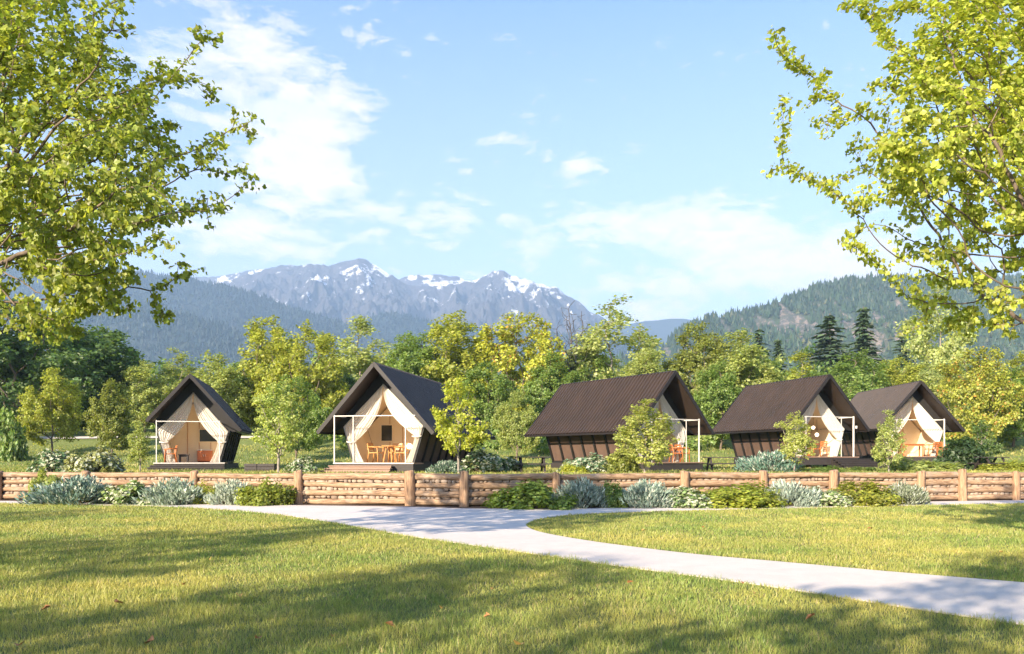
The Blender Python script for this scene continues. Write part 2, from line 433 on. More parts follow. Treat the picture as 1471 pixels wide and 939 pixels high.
def poly_sheet(name, P, z, mat, th=0.03):
    bm = bmesh.new(); vs = [bm.verts.new((float(a), float(b), z)) for a, b in P]
    f = bm.faces.new(vs); bmesh.ops.triangulate(bm, faces=[f], ngon_method='EAR_CLIP')
    ed = [e for e in bm.edges if e.is_boundary]
    r = bmesh.ops.extrude_edge_only(bm, edges=ed)
    for v_ in r['geom']:
        if isinstance(v_, bmesh.types.BMVert): v_.co.z -= th
    bmesh.ops.recalc_face_normals(bm, faces=bm.faces)
    me = bpy.data.meshes.new(name); bm.to_mesh(me); bm.free()
    return obj(name, me, mat)
tag(poly_sheet('path', poly, .016, M['path']), kind='structure')
fx = np.linspace(FP[0][0], FP[-1][0], 80)
bed = [(x, fence_y(x) + .1) for x in fx] + [p for p in pfar if FP[0][0] < p[0] < FP[-1][0]][::-1]
bed2 = [(p[0], p[1] - .25) if False else p for p in bed]
tag(poly_sheet('planting_bed', bed2, .010, M['soil'], .02), kind='structure')
# little road on the slope at the left
V = []; 
for x in np.linspace(-46, -17, 40):
    yy = 71 + .02 * (x + 30) ** 1
    for dy in (0, 1.5): V.append((x, yy + dy, tz(x, yy + dy) + .07))
V = np.array(V); i = np.arange(0, len(V) - 2, 2)
tag(obj('meadow_track', np_mesh('meadow_track', V, np.stack([i, i+2, i+3, i+1], 1)), M['path']), kind='structure')

# ------------------------------------------------------------------ lawn grass
def blades(name, x, y, z, h, w, mat, col, lean=1.15):
    n = len(x); a = rng.random(n) * 2 * math.pi; la = rng.random(n) * 2 * math.pi; l = lean * rng.random(n)
    h = h * rng.uniform(.55, 1.35, n); w = w * rng.uniform(.7, 1.3, n)
    bx = np.cos(a) * w / 2; by = np.sin(a) * w / 2
    P0 = np.stack([x - bx, y - by, z], 1); P1 = np.stack([x + bx, y + by, z], 1)
    mxv = np.stack([x + np.cos(la) * l * h * .35, y + np.sin(la) * l * h * .35, z + h * .6], 1)
    P2 = mxv + np.stack([bx, by, 0 * bx], 1) * .7; P4 = mxv - np.stack([bx, by, 0 * bx], 1) * .7
    P3 = np.stack([x + np.cos(la) * l * h, y + np.sin(la) * l * h, z + h], 1)
    V = np.stack([P0, P1, P2, P3, P4], 1).reshape(-1, 3); b = np.arange(n)[:, None] * 5
    T = np.concatenate([b + np.array([[0, 1, 2]]), b + np.array([[0, 2, 4]]), b + np.array([[4, 2, 3]])])
    o = obj(name, np_mesh(name, V, T, np.repeat(rng.random(n), 5)), mat); o.color = tuple(col) + (1,)
    return tag(o, kind='stuff')
def lawn_pts():
    xs = []; ys = []; hs = []; ws = []
    for y0, y1, d in ((5.5, 9, 2600), (9, 12, 1900), (12, 16, 1250), (16, 21, 800), (21, 30.5, 480)):
        hw = y1 * .66 + 1.2; n = int((y1 - y0) * 2 * hw * d)
        x = rng.uniform(-hw, hw, n); y = rng.uniform(y0, y1, n)
        xs.append(x); ys.append(y); s = (y0 / 8) ** .5; ws.append(np.full(n, .0058 * s ** 1.6)); hs.append(np.full(n, .050))
    x = np.concatenate(xs); y = np.concatenate(ys); h = np.concatenate(hs); w = np.concatenate(ws)
    m = ~in_poly(x, y, poly) & ((y < 24) | ~in_poly(x, y, np.array(bed))) & (y < fence_y(x) - .3)
    x, y, h, w = x[m], y[m], h[m], w[m]
    h = h * np.where(vn(x * 9, y * 9, 31) > .80, 1.5, 1.0) * (.65 + .8 * fbm(x * 1.3, y * 1.3, 3, 4)) * (.7 + .6 * vn(x * 6, y * 6, 9))
    return x, y, h, w
x, y, h, w = lawn_pts()
o = blades('lawn_grass', x, y, x * 0 - .004, h, w, M['grass'], (.245, .31, .07))
tag(o, 'short yellow-green lawn grass around the pale path', 'grass')
n = 110000; y = 27 + 40 * rng.random(n) ** 1.1; x = rng.uniform(-1, 1, n) * (y * .68 + 2)
m = y > fence_y(x) + .3; x, y = x[m], y[m]
o = blades('meadow_grass', x, y, tz(x, y) - .03, np.full(len(x), .16), np.full(len(x), .045), M['grass'], (.15, .21, .045))
tag(o, 'longer green grass around and behind the cabins', 'grass')

# fallen leaves on the lawn
fl_spots = [(343,862),(67,880),(263,845),(301,808),(370,925),(170,872),(708,852),(1165,893),(700,892),(745,934),(478,922),(215,930),(1438,797),(1250,762),(1010,760),(925,765),(1068,843),(560,905),(635,880),(28,935),(905,842),(1085,858),(820,868)]
lv = LOBE[0] * 1.0
for i, (px, py) in enumerate(fl_spots):
    x_, y_ = gp(px, py); 
    me = np_mesh('fallen_leaf', lv * .085 * (1 + .3 * math.sin(i * 3)) + np.array((0, 0, .0)) + np.stack([0*lv[:,0],0*lv[:,0],.03*np.abs(lv[:,0])*1.6],1), LOBE[1])
    o = obj('fallen_leaf', me, M['bin'] if i % 3 else None, None, (x_, y_, .05))
    if i % 3 == 0:
        if 'lf2' not in M: M['lf2'] = simple('fallen_leaf_yellow', (.62, .42, .10), (.5, .28, .08), 12, .8)
        me.materials.append(M['lf2'])
    o.rotation_euler = (R(random.uniform(-25, 25)), R(random.uniform(-25, 25)), random.uniform(0, 6))
    tag(o, ('small dry brown leaf fallen on the lawn' if i % 3 else 'small yellow leaf fallen on the lawn'), 'fallen leaf', ('brown leaves fallen on the grass' if i % 3 else 'yellow leaves fallen on the grass'))

# ------------------------------------------------------------------ log fence with stone infill
fence = thing('log_fence', 'rustic log fence with stones packed between its rails, running across the lawn edge', 'fence', (0, 27, 0))
off = np.array((0, -27.0, 0))
ICO = None
def rock(mb, attr, c, sx, sy, sz):
    global ICO
    if ICO is None:
        b = bmesh.new(); bmesh.ops.create_icosphere(b, subdivisions=2, radius=1); b.verts.ensure_lookup_table()
        ICO = (np.array([v_.co[:] for v_ in b.verts]), [tuple(v_.index for v_ in f_.verts) for f_ in b.faces]); b.free()
    v_ = ICO[0]; v_ = np.sign(v_) * np.abs(v_) ** .75
    v_ = v_ * (1 + .12 * (vn(v_[:, 0] * 1.7 + c[0] * 9, v_[:, 2] * 1.7 + v_[:, 1] + c[2] * 7, 2) - .5))[:, None]
    a = random.uniform(-.2, .2); x_ = v_[:, 0] * sx; z_ = v_[:, 2] * sz
    V = np.stack([x_ * math.cos(a) - z_ * math.sin(a), v_[:, 1] * sy, x_ * math.sin(a) + z_ * math.cos(a)], 1) + np.array(c)
    mb.add(V, ICO[1]); attr += [random.random()] * len(V)
RAILZ = (.115, .385, .655, .925)
for i, (px_, py_) in enumerate(FP):
    hgt = (1.04 + .1 * random.random()); rr = .125 + .03 * random.random()
    if i in (6, 7, 8, 14): rr *= 1.08; hgt = 1.13
    mb = MB(); lx, ly = random.uniform(-.03, .03), random.uniform(-.02, .02); k = 14; V = []; Fc = []
    zs = [-.15, .0, .25, .5, .75, hgt - .05, hgt - .012, hgt]; rs = [1.06, 1.05, 1.0, 1.02, .98, .97, .90, .6]
    for z_, r_ in zip(zs, rs):
        for j in range(k):
            a = 2 * math.pi * j / k; q = rr * r_ * (1 + .09 * float(vn(np.array(a * 1.3 + i * 9), np.array(z_ * 1.5), i)))
            V.append((lx * z_ + q * math.cos(a), ly * z_ + q * math.sin(a), z_ + .02 * math.cos(a + i) * (z_ > 1)))
    for a_ in range(len(zs) - 1): Fc += [(a_*k+j, a_*k+(j+1) % k, (a_+1)*k+(j+1) % k, (a_+1)*k+j) for j in range(k)]
    Fc.append(tuple(range((len(zs)-1)*k, len(zs)*k)))
    mb.add(V, Fc); mb.build('post', M['post'], fence, (px_, py_ - .13 - 27, 0), smooth=True)
for i in range(len(FP) - 1):
    a = np.array((*FP[i], 0.)); b = np.array((*FP[i + 1], 0.)); L = np.linalg.norm(b - a); d = (b - a) / L; ang = math.atan2(d[1], d[0])
    for j, z_ in enumerate(RAILZ):
        n = max(6, int(L / .3)); r0 = .085 + .03 * random.random(); s_ = random.random() * 50
        pts = []; rad = []
        for q in range(n + 1):
            t_ = -.1 + (L + .2) * q / n
            pts.append((t_, .05 * (float(vn(np.array(t_ * .7 + s_), np.array(1.), 1)) - .5) - .02, z_ + .05 * (float(vn(np.array(t_ * .6 + s_), np.array(3.), 2)) - .5)))
            rad.append(r0 * (1 + .22 * (float(vn(np.array(t_ * 2.2 + s_), np.array(7.), 3)) - .5)))
        o = MB().tube(pts, rad, 12).build('rail', M['log'], fence, tuple(a + off), smooth=True); o.rotation_euler = (0, 0, ang)
    mb = MB(); at_ = []
    for z_ in (.25, .52, .79):
        t_ = .12
        while t_ < L - .1:
            wd = random.uniform(.06, .21) * random.uniform(.7, 1.1); hz = random.uniform(.07, .10)
            rock(mb, at_, (t_ + wd, .06 + random.uniform(-.02, .03), z_ + random.uniform(-.03, .03)), wd, .11, hz + random.uniform(-.02, .02))
            t_ += wd * 2 * .93
    o = mb.build('stone_infill', M['stone'], fence, tuple(a + off), smooth=True); o.rotation_euler = (0, 0, ang)
    at2 = o.data.attributes.new('rnd', 'FLOAT', 'POINT'); at2.data.foreach_set('value', at_)
    mb = MB().box(-.05, L + .05, .07, .16, -.1, .86); o = mb.build('stone_backing', M['soil'], fence, tuple(a + off)); o.rotation_euler = (0, 0, ang)

# ------------------------------------------------------------------ cabins
def cabin(label, X, Y, t, zf, RH, Lr, wl, wr, posts, bar, sc_=1.0, steps=None, wins=(), slope=1.166, ribs=7, partition=2.6, rot_extra=0):
    root = thing('tent_cabin', label, 'cabin', (X, Y, zf - .5), -t, 'steep-roofed tent cabins on the terrace')
    z0 = .5; S = sc_
    # roof: ribbed sheets on both sides, one mesh
    mb = MB(); pitch = .25; nrib = int(Lr / pitch); th = .05
    for sgn, w_ in ((-1, wl), (1, wr)):
        nrm = np.array((sgn * slope, 0, 1.0)); nrm /= np.linalg.norm(nrm); V = []; Fc = []
        ys = []
        for i in range(nrib):
            y_ = i * pitch; ys += [(y_, 0), (y_ + .13, 0), (y_ + .15, .065), (y_ + .22, .065)]
        ys.append((nrib * pitch, 0)); prof = [0, .34, .68, 1.0]
        for y_, o_ in ys:
            for p_ in prof:
                sag = -.035 * math.sin(math.pi * p_) + (.05 * (p_ > .9))
                V.append(np.array((sgn * w_ * p_, y_, z0 + RH - w_ * p_ * slope + sag)) + nrm * o_)
        m = len(prof)
        for i in range(len(ys) - 1):
            for j in range(m - 1):
                q = (i*m+j, i*m+j+1, (i+1)*m+j+1, (i+1)*m+j); Fc.append(q if sgn < 0 else q[::-1])
        mb.add(V, Fc)
        n0 = len(V); V2 = []
        for y_ in (0.0, nrib * pitch):
            for p_ in prof:
                sag = -.035 * math.sin(math.pi * p_) + (.05 * (p_ > .9))
                V2.append(np.array((sgn * w_ * p_, y_, z0 + RH - w_ * p_ * slope + sag)) - nrm * th)
        mb.add(V2, [((j, j + 1, m + j + 1, m + j) if sgn > 0 else (j, m + j, m + j + 1, j + 1)) for j in range(m - 1)])
    roof = mb.build('roof', M['roof'], root)
    Lr = nrib * pitch
    MB().tube([(0, -.04, z0 + RH + .0), (0, Lr + .04, z0 + RH + .0)], .05, 8).build('ridge_cap', M['trim'], roof)
    for yy in (-.03, Lr + .03):
        for sgn, w_ in ((-1, wl), (1, wr)):
            MB().bar((sgn * .02, yy, z0 + RH - .05), (sgn * (w_ + .02), yy, z0 + RH - w_ * slope - .03), .05, .16).build('barge_board', M['trim'], roof)
    for sgn, w_ in ((-1, wl), (1, wr)):
        MB().bar((sgn * (w_ + .03), -.02, z0 + RH - w_ * slope - .02), (sgn * (w_ + .03), Lr + .02, z0 + RH - w_ * slope - .02), .05, .09).build('eave_board', M['trim'], roof)
    # inner tent cross-section
    ax, sx_, sz_, fx_ = (0, 1.8 * S, 1.56, 1.30 * S); az = 3.5 + (RH - 4.3) ; y0 = 1.15; y1 = Lr - 1.0
    def sec(y_, ins=0.0): return [(-fx_ + ins, y_, z0), (-sx_ + ins, y_, z0 + sz_), (0, y_, z0 + az - ins * 1.2), (sx_ - ins, y_, z0 + sz_), (fx_ - ins, y_, z0)]
    for sgn in (-1, 1):
        a0, a1 = (sgn * fx_, z0 - .02), (sgn * sx_, z0 + sz_)
        # wall panels between ribs
        w_ = MB(); n = ribs
        w_.add([(a0[0], y0, a0[1]), (a1[0], y0, a1[1]), (a1[0], y1, a1[1]), (a0[0], y1, a0[1])], [(0, 1, 2, 3)])
        w_.add([(a0[0] - sgn * .05, y0, a0[1]), (a1[0] - sgn * .05, y0, a1[1]), (a1[0] - sgn * .05, y1, a1[1]), (a0[0] - sgn * .05, y1, a0[1])], [(3, 2, 1, 0)])
        wall = w_.build('side_wall', M['panel'], root)
        for q in range(n + 1):
            yy = y0 + (y1 - y0) * q / n
            MB().bar((a0[0] + sgn * .04, yy, a0[1] - .03), (a1[0] + sgn * .04, yy, a1[1] + .08), .09, .12).build('wall_rib', M['rib'], wall)
        MB().bar((a0[0] + sgn * .03, y0, z0 + .0), (a0[0] + sgn * .03, y1, z0 + .0), .1, .12).build('sill_rail', M['rib'], wall)
    ir = MB(); s0 = sec(y0, .0); s1 = sec(y1, .0)
    ir.add([s0[1], s0[2], s1[2], s1[1]], [(0, 1, 2, 3)]); ir.add([s0[2], s0[3], s1[3], s1[2]], [(0, 1, 2, 3)])
    ir.build('inner_roof', M['tan'], root)
    lin = MB(); li = sec(y0 + .02, .07); lo = sec(y0 + partition, .07)
    for sgn, (a_, b_) in ((-1, (0, 1)), (1, (3, 4))): MB().add([li[a_], li[b_], lo[b_], lo[a_]], [(0, 1, 2, 3)]).build('canvas_lining', M['tan'], root)
    for sgn, w_ in ((-1, wl), (1, wr)):
        q_ = sec(y0 + .05, .01); sh = q_[1] if sgn < 0 else q_[3]; zt = lambda x_: z0 + RH - abs(x_) * slope - .09
        MB().add([(0, y0 + .05, zt(0)), (0, y0 + .05, q_[2][2]), sh, (sgn * (w_ - .06), y0 + .05, zt(w_ - .06))], [(0, 1, 2, 3)]).build('gable_panel', M['rib'], root)
    MB().add(sec(y1), [(0, 1, 2, 3, 4)]).build('rear_wall', M['panel'], root)
    pw = MB().add(sec(y0 + partition, .08), [(4, 3, 2, 1, 0)]).build('interior_wall', M['tan'], root)
    yp = y0 + partition
    for xx in (-.62, .0, .62):
        MB().box(xx * S - .012, xx * S + .012, yp - .03, yp - .004, z0 + .02, z0 + 2.15).build('wall_batten', M['honey'], pw)
    for (xa, xb, za, zb) in wins:
        wf = MB(); b_ = .05
        for q in ((xa-b_, xb+b_, za-b_, za), (xa-b_, xb+b_, zb, zb+b_), (xa-b_, xa, za, zb), (xb, xb+b_, za, zb)): wf.box(q[0]*S, q[1]*S, yp - .07, yp - .006, z0 + q[2], z0 + q[3])
        wo = wf.build('window', M['tan'], pw)
        MB().box(xa*S, xb*S, yp - .04, yp - .01, z0 + za, z0 + zb).build('pane', M['glass'], wo)
    # front frame of the tent (thin edge rods)
    fr = MB(); f_ = sec(y0 - .02)
    for q in range(4): fr.tube([f_[q], f_[q + 1]], .028, 6)
    fr.build('tent_frame', M['white'] if False else M['curtain'], root, smooth=True)
    # curtains
    for sgn in (-1, 1):
        nu, nv = 46, 40; V = []; tie = .98 + (.22 * math.sin(X * 3.1 + sgn * 1.3)); dx_ = .30 + .08 * math.sin(X * 1.7 + sgn * 2)
        for iv in range(nv + 1):
            zz = az * (1 - iv / nv) + .03
            if zz > sz_: xo = sx_ * (az - zz) / (az - sz_)
            else: xo = fx_ + (sx_ - fx_) * zz / sz_
            xtie = (fx_ + (sx_ - fx_) * tie / sz_)
            if zz > tie:
                p_ = max(0, (az - .12 - zz) / (az - .12 - tie)); xi = min(xo, .015 + (xtie - dx_) * p_ ** 2.3)
            else:
                xi = xo - dx_ - .10 * (tie - zz) / tie + .05 * math.sin(zz * 3)
            for iu in range(nu + 1):
                u_ = iu / nu; wdt = xo - xi
                amp = min(.05, .015 + .025 * wdt) * (1.4 if zz < tie + .2 else 1)
                yy = y0 + .03 + amp * math.sin(u_ * 2 * math.pi * 8 + sgn) + .02 * math.sin(u_ * 37 + zz * 2.1)
                if zz < sz_ and u_ < .02: yy = y0
                V.append((sgn * (xo + (xi - xo) * u_), yy - .10, z0 + zz + (-.10 * (u_ * math.sin(math.pi * u_)) if tie < zz < az - .4 else 0)))
        Fc = [(i*(nu+1)+j, i*(nu+1)+j+1, (i+1)*(nu+1)+j+1, (i+1)*(nu+1)+j) for i in range(nv) for j in range(nu)]
        o = MB().add(V, Fc).build('curtain', M['curtain'], root, smooth=True)
        xt = sgn * ((fx_ + (sx_ - fx_) * tie / sz_) - .15)
        MB().tube([(xt - .2, y0 - .1, z0 + tie), (xt, y0 - .2, z0 + tie - .04), (xt + .2, y0 - .1, z0 + tie)], .03, 6).build('tie_back', M['curtain'], o)
    # deck
    dk = MB(); dx0, dx1 = -1.75 * S, 1.75 * S
    nb = 12
    for q in range(nb):
        yb = -.12 + (y0 + .2 + .12) * q / nb; dk.box(dx0, dx1, yb, yb + (y0 + .32) / nb - .012, z0 - .05, z0)
    dk.build('deck', M['wood'], root)
    MB().box(-fx_ + .03, fx_ - .03, y0 + .22, y1, z0 - .05, z0 - .002).build('floor', M['honey'], root)
    MB().box(dx0 + .02, dx1 - .02, -.10, y1 - .3, z0 - .42, z0 - .055).build('deck_skirt', M['dark'], root)
    MB().box(dx0 - .01, dx1 + .01, -.155, -.125, z0 - .03, z0 + .015).build('deck_edge', M['white'] if steps and steps[3] else M['wood'], root)
    fo = MB()
    for yy in np.linspace(.3, y1 - .5, 5):
        for xx in (-1.1 * S, 1.1 * S): fo.box(xx - .08, xx + .08, yy - .08, yy + .08, -.3, z0 - .4)
    fo.build('footing', M['rib'], root)
    if steps:
        xa, xb, ns, _, mname = steps; st = MB().box(xa + .03, xb - .03, -.2 - .0, -.16, -.1, z0 - .14).build('steps', M['dark'], root)
        for q in range(ns):
            zt = z0 - .10 * (q + 1) ; MB().box(xa - .06 * q, xb + .06 * q, -.16 - .30 * (q + 1), -.16 - .30 * q - .01, zt - .045, zt).build('tread', M[mname], st)
            MB().box(xa - .06 * q + .02, xb + .06 * q - .02, -.16 - .30 * (q + 1) + .04, -.16 - .30 * (q + 1) + .06, -.1, zt - .047).build('riser', M[mname], st)
    # white porch frame
    fy = -.02; fz = z0 + bar[2]; pf = MB().bar((bar[0], fy, fz), (bar[1], fy, fz), .034).build('porch_frame', M['white'], root)
    for (xx, wd) in posts:
        MB().bar((xx, fy, z0), (xx, fy, fz + (.022 if wd < .06 else .05)), wd * .65).build('post', M['white'], pf)
    for xx in (bar[0], bar[1]):
        if abs(xx) < sx_ + .3: MB().bar((xx, fy + .03, fz), (xx * .97, y0 - .05, fz), .04).build('side_rail', M['white'], pf)
    return root
def loc2(cab, u_, v_, z_=0.0):
    X_, Y_, t_, zf_ = cab; return (X_ + math.cos(t_) * u_ + math.sin(t_) * v_, Y_ - math.sin(t_) * u_ + math.cos(t_) * v_, zf_ + z_)
G1 = (-15.72, 40.75, -.224, 1.27); G2 = (-5.762, 34.93, .192, 1.31); G3 = (7.729, 39.555, -.573, 1.30); G4 = (16.85, 44.3, -.305, 1.56); G5 = (23.7, 48.4, .02, 1.58)
cabin('leftmost and smallest tent cabin, with dark steps and a black panel on its inner wall', *G1[:3], G1[3], 4.30, 8.6, 1.95, 2.35, [(-1.52, .06), (1.38, .06)], (-1.52, 1.38, 2.02), .93, (-1.75, 1.65, 3, True, 'dark'), [(.02, 1.05, 1.10, 1.72)], 1.15, 6, 2.1)
cabin('tent cabin second from the left, with timber steps and a round dining set', *G2[:3], G2[3], 4.18, 12.0, 2.5, 2.55, [(-1.76, .07), (-.92, .045), (1.37, .045)], (-1.76, 1.9, 1.98), 1.0, (-1.85, .9, 4, True, 'wood'), [(-1.02, -.50, 1.0, 1.72), (.70, 1.15, .95, 1.6)], 1.15, 8)
cabin('middle tent cabin with long brown roof turned away from the path', *G3[:3], G3[3], 4.32, 9.1, 2.5, 2.5, [(1.55, .08), (.7, .045), (-1.5, .045)], (-1.5, 1.55, 2.05), 1.0, None, [(-.5, .5, .9, 1.7)], 1.166, 7)
cabin('tent cabin fourth from the left, with glowing lamps and dark timber steps', *G4[:3], G4[3], 4.34, 7.8, 2.5, 2.5, [(1.5, .10), (.72, .045), (-1.5, .045)], (-1.5, 1.5, 2.12), 1.0, (.0, 2.3, 4, False, 'dark'), [(-.9, -.3, .9, 1.6)], 1.166, 6)
cabin('rightmost tent cabin, half hidden behind its neighbour and a young tree', *G5[:3], G5[3], 4.36, 9.4, 2.4, 2.45, [(1.32, .09), (-1.4, .045)], (-1.4, 1.32, 2.13), 1.0, None, [(-.72, -.18, .9, 1.72)], 1.166, 7)
mb = MB(); 
o = MB().tube([loc2(G4, 1.68, -.02, 1.52), loc2(G4, 1.68, -.02, 1.66)], [.055, .055], 10).build('porch_lamp', M['white']); tag(o, 'small white lamp beside the porch post of the fourth cabin', 'lamp')

# furniture
def chair(label, cab, u_, v_, rz, mat, s=1.0):
    x_, y_, z_ = loc2(cab, u_, v_, .005); t = thing('armchair', label, 'chair', (x_, y_, z_), rz - cab[2], 'wooden armchairs at the cabins'); t.scale = (s, s, s)
    o = bevel(MB().box(-.25, .25, -.24, .24, .41, .455).build('seat', mat, t), .012)
    for sx in (-1, 1):
        MB().tube([(sx * .25, -.24, 0), (sx * .235, -.22, .45), (sx * .27, -.2, .66)], [.024, .028, .02], 8).build('leg', mat, t, smooth=True)
        MB().tube([(sx * .24, .30, 0), (sx * .23, .22, .45), (sx * .22, .30, .84)], [.024, .028, .022], 8).build('leg', mat, t, smooth=True)
        MB().tube([(sx * .28, -.26, .665), (sx * .29, 0, .69), (sx * .24, .27, .70)], [.028, .03, .024], 8).build('armrest', mat, t, smooth=True)
    mb = MB()
    for zz in (.60, .71, .82): mb.add([(-.23, .25 + (zz-.5)*.12, zz - .035), (.23, .25 + (zz-.5)*.12, zz - .035), (.23, .265 + (zz-.5)*.12, zz + .04), (-.23, .265 + (zz-.5)*.12, zz + .04),
                                      (-.23, .28 + (zz-.5)*.12, zz - .035), (.23, .28 + (zz-.5)*.12, zz - .035), (.23, .295 + (zz-.5)*.12, zz + .04), (-.23, .295 + (zz-.5)*.12, zz + .04)],
                                     [(0,1,2,3),(7,6,5,4),(0,4,5,1),(3,2,6,7),(0,3,7,4),(1,5,6,2)])
    mb.build('backrest', mat, t); return t
def table(label, cab, u_, v_, w_, d_, h_, mat, round_=False, name='wooden_table'):
    x_, y_, z_ = loc2(cab, u_, v_, .005); t = thing(name, label, 'table', (x_, y_, z_), -cab[2])
    if round_:
        MB().tube([(0, 0, h_ - .04), (0, 0, h_)], w_ / 2, 28).build('tabletop', mat, t)
        for q in range(4): a = q * math.pi / 2 + .6; MB().tube([(math.cos(a)*.3, math.sin(a)*.3, 0), (math.cos(a)*.16, math.sin(a)*.16, h_ - .04)], [.025, .035], 8).build('leg', mat, t)
    else:
        bevel(MB().box(-w_/2, w_/2, -d_/2, d_/2, h_ - .045, h_).build('tabletop', mat, t), .008)
        for sx in (-1, 1):
            for sy in (-1, 1): MB().box(sx*(w_/2-.07)-.03, sx*(w_/2-.07)+.03, sy*(d_/2-.07)-.03, sy*(d_/2-.07)+.03, 0, h_ - .047).build('leg', mat, t)
        MB().box(-w_/2+.09, w_/2-.09, -d_/2+.06, -d_/2+.085, h_-.13, h_-.048).build('apron', mat, t)
    return t
def cabinet(label, cab, u_, v_, w_, h_, mat, front=None):
    x_, y_, z_ = loc2(cab, u_, v_, .005); t = thing('cabinet', label, 'cabinet', (x_, y_, z_), -cab[2])
    bevel(MB().box(-w_/2, w_/2, -.2, .2, .05, h_).build('body', mat, t), .01)
    bevel(MB().box(-w_/2 - .03, w_/2 + .03, -.23, .22, h_ + .002, h_ + .045).build('top', front or mat, t), .006)
    for sx in (-1, 1): 
        d_ = MB().box(sx*w_/4 - w_/4 + .02, sx*w_/4 + w_/4 - .02, -.222, -.203, .09, h_ - .05).build('door', mat, t)
        MB().box(sx*.04 - .01, sx*.04 + .01, -.245, -.224, h_*.5, h_*.5 + .1).build('handle', M['white'], d_)
    MB().box(-w_/2 + .03, w_/2 - .03, -.17, .17, 0, .048).build('plinth', M['dark'], t); return t
chair('orange wooden armchair on the left side of the leftmost cabin', G1, -1.0, .62, R(-75), M['orange'])
table('low dark table beside the armchair of the leftmost cabin', G1, -.42, 1.0, .5, .4, .42, M['dark'], name='side_table')
cabinet('orange wooden cabinet below the black panel in the leftmost cabin', G1, .32, 2.95, .72, .62, M['orange'], M['white'])
table('honey wood dining table in the middle of the second cabin', G2, .08, 1.75, .75, .75, .75, M['honey'], True)
chair('left armchair of the dining set in the second cabin', G2, -.55, 1.7, R(80), M['honey'])
chair('right armchair of the dining set in the second cabin', G2, .62, 1.8, R(-95), M['honey'])
chair('armchair behind the dining table in the second cabin', G2, .1, 2.45, R(0), M['honey'])
chair('left one of two orange armchairs on the middle cabin deck', G3, .62, .55, R(65), M['orange'])
chair('right one of two orange armchairs on the middle cabin deck', G3, 1.2, .75, R(85), M['orange'])
cabinet('orange cabinet with a small dark television in the fourth cabin', G4, -.15, 1.9, .7, .62, M['orange'])
chair('orange armchair next to the cabinet in the fourth cabin', G4, .55, 1.5, R(-80), M['orange'])
x_, y_, z_ = loc2(G4, -.1, 1.82, .672); tv = thing('television', 'small dark television standing on the orange cabinet in the fourth cabin', 'television', (x_, y_, z_), -G4[2])
MB().box(-.2, .2, -.02, .02, .03, .30).build('screen', M['glass'], tv); MB().box(-.12, .12, -.06, .06, .0, .028).build('stand', M['dark'], tv)
table('long orange table at the front of the rightmost cabin', G5, -.15, .85, 1.25, .6, .74, M['orange'])
chair('orange armchair at the right end of the rightmost cabin table', G5, .95, .85, R(-90), M['orange'])
chair('orange armchair outermost on the deck corner of the rightmost cabin', G5, 1.5, .35, R(100), M['orange'])
chair('orange armchair left of the long table in the rightmost cabin', G5, -.95, 1.2, R(80), M['orange'])
def lamp(label, cab, u_, v_, z_, r_, hang=True):
    x_, y_, zz = loc2(cab, u_, v_, z_); t = thing('pendant_lamp' if hang else 'floor_lamp', label, 'lamp', (x_, y_, zz if hang else loc2(cab, u_, v_, 0)[2]))
    b = bmesh.new(); bmesh.ops.create_uvsphere(b, u_segments=16, v_segments=10, radius=r_); me = bpy.data.meshes.new('lamp_shade'); b.to_mesh(me); b.free()
    o = obj('lamp_shade', me, M['lamp'], t, (0, 0, 0 if hang else z_))
    if hang: MB().tube([(0, 0, r_), (0, 0, r_ + .75)], .008, 6).build('cord', M['dark'], t)
    else: MB().tube([(0, 0, 0), (0, 0, z_ - r_)], [.09, .012], 8).build('stand', M['dark'], t)
lamp('upper glowing globe lamp hanging inside the fourth cabin', G4, .42, 1.9, 1.62, .09)
lamp('lower glowing globe lamp hanging inside the fourth cabin', G4, .5, 1.7, 1.22, .10)
lamp('round white lamp on a thin stand at the right of the second cabin', G2, 1.02, 1.6, .72, .12, False)

def picnic(label, x_, y_, rz, w_=1.6, simple_=False):
    z_ = float(tz(x_, y_)); t = thing('picnic_table', label, 'picnic table', (x_, y_, z_ - .02), rz, 'dark picnic tables beside the cabins')
    mb = MB()
    for q in range(5): mb.box(-w_/2, w_/2, -.36 + q*.15, -.36 + q*.15 + .135, .70, .74)
    mb.build('tabletop', M['dark'], t)
    for sy in (-1, 1):
        mb = MB()
        for q in range(2): mb.box(-w_/2, w_/2, sy*.68 - .13 + q*.14, sy*.68 - .13 + q*.14 + .125, .42, .46)
        mb.build('bench', M['dark'], t)
    for sx in (-1, 1):
        for sy in (-1, 1): MB().bar((sx*(w_/2-.25), sy*.75, 0), (sx*(w_/2-.25), sy*.2, .698), .09, .05).build('leg', M['dark'], t)
        MB().bar((sx*(w_/2-.28), -.78, .40), (sx*(w_/2-.28), .78, .40), .04, .09).build('crossbeam', M['dark'], t)
picnic('dark picnic table on the grass left of the middle cabin', atx(764, 34.5), 34.5, R(4), 1.45)
picnic('dark picnic table between the middle and fourth cabins', atx(1042, 37.5), 37.5, R(-3), 1.9)
picnic('dark picnic table under the tree at the far right end', atx(1424, 38.5), 38.5, R(8), 1.3)
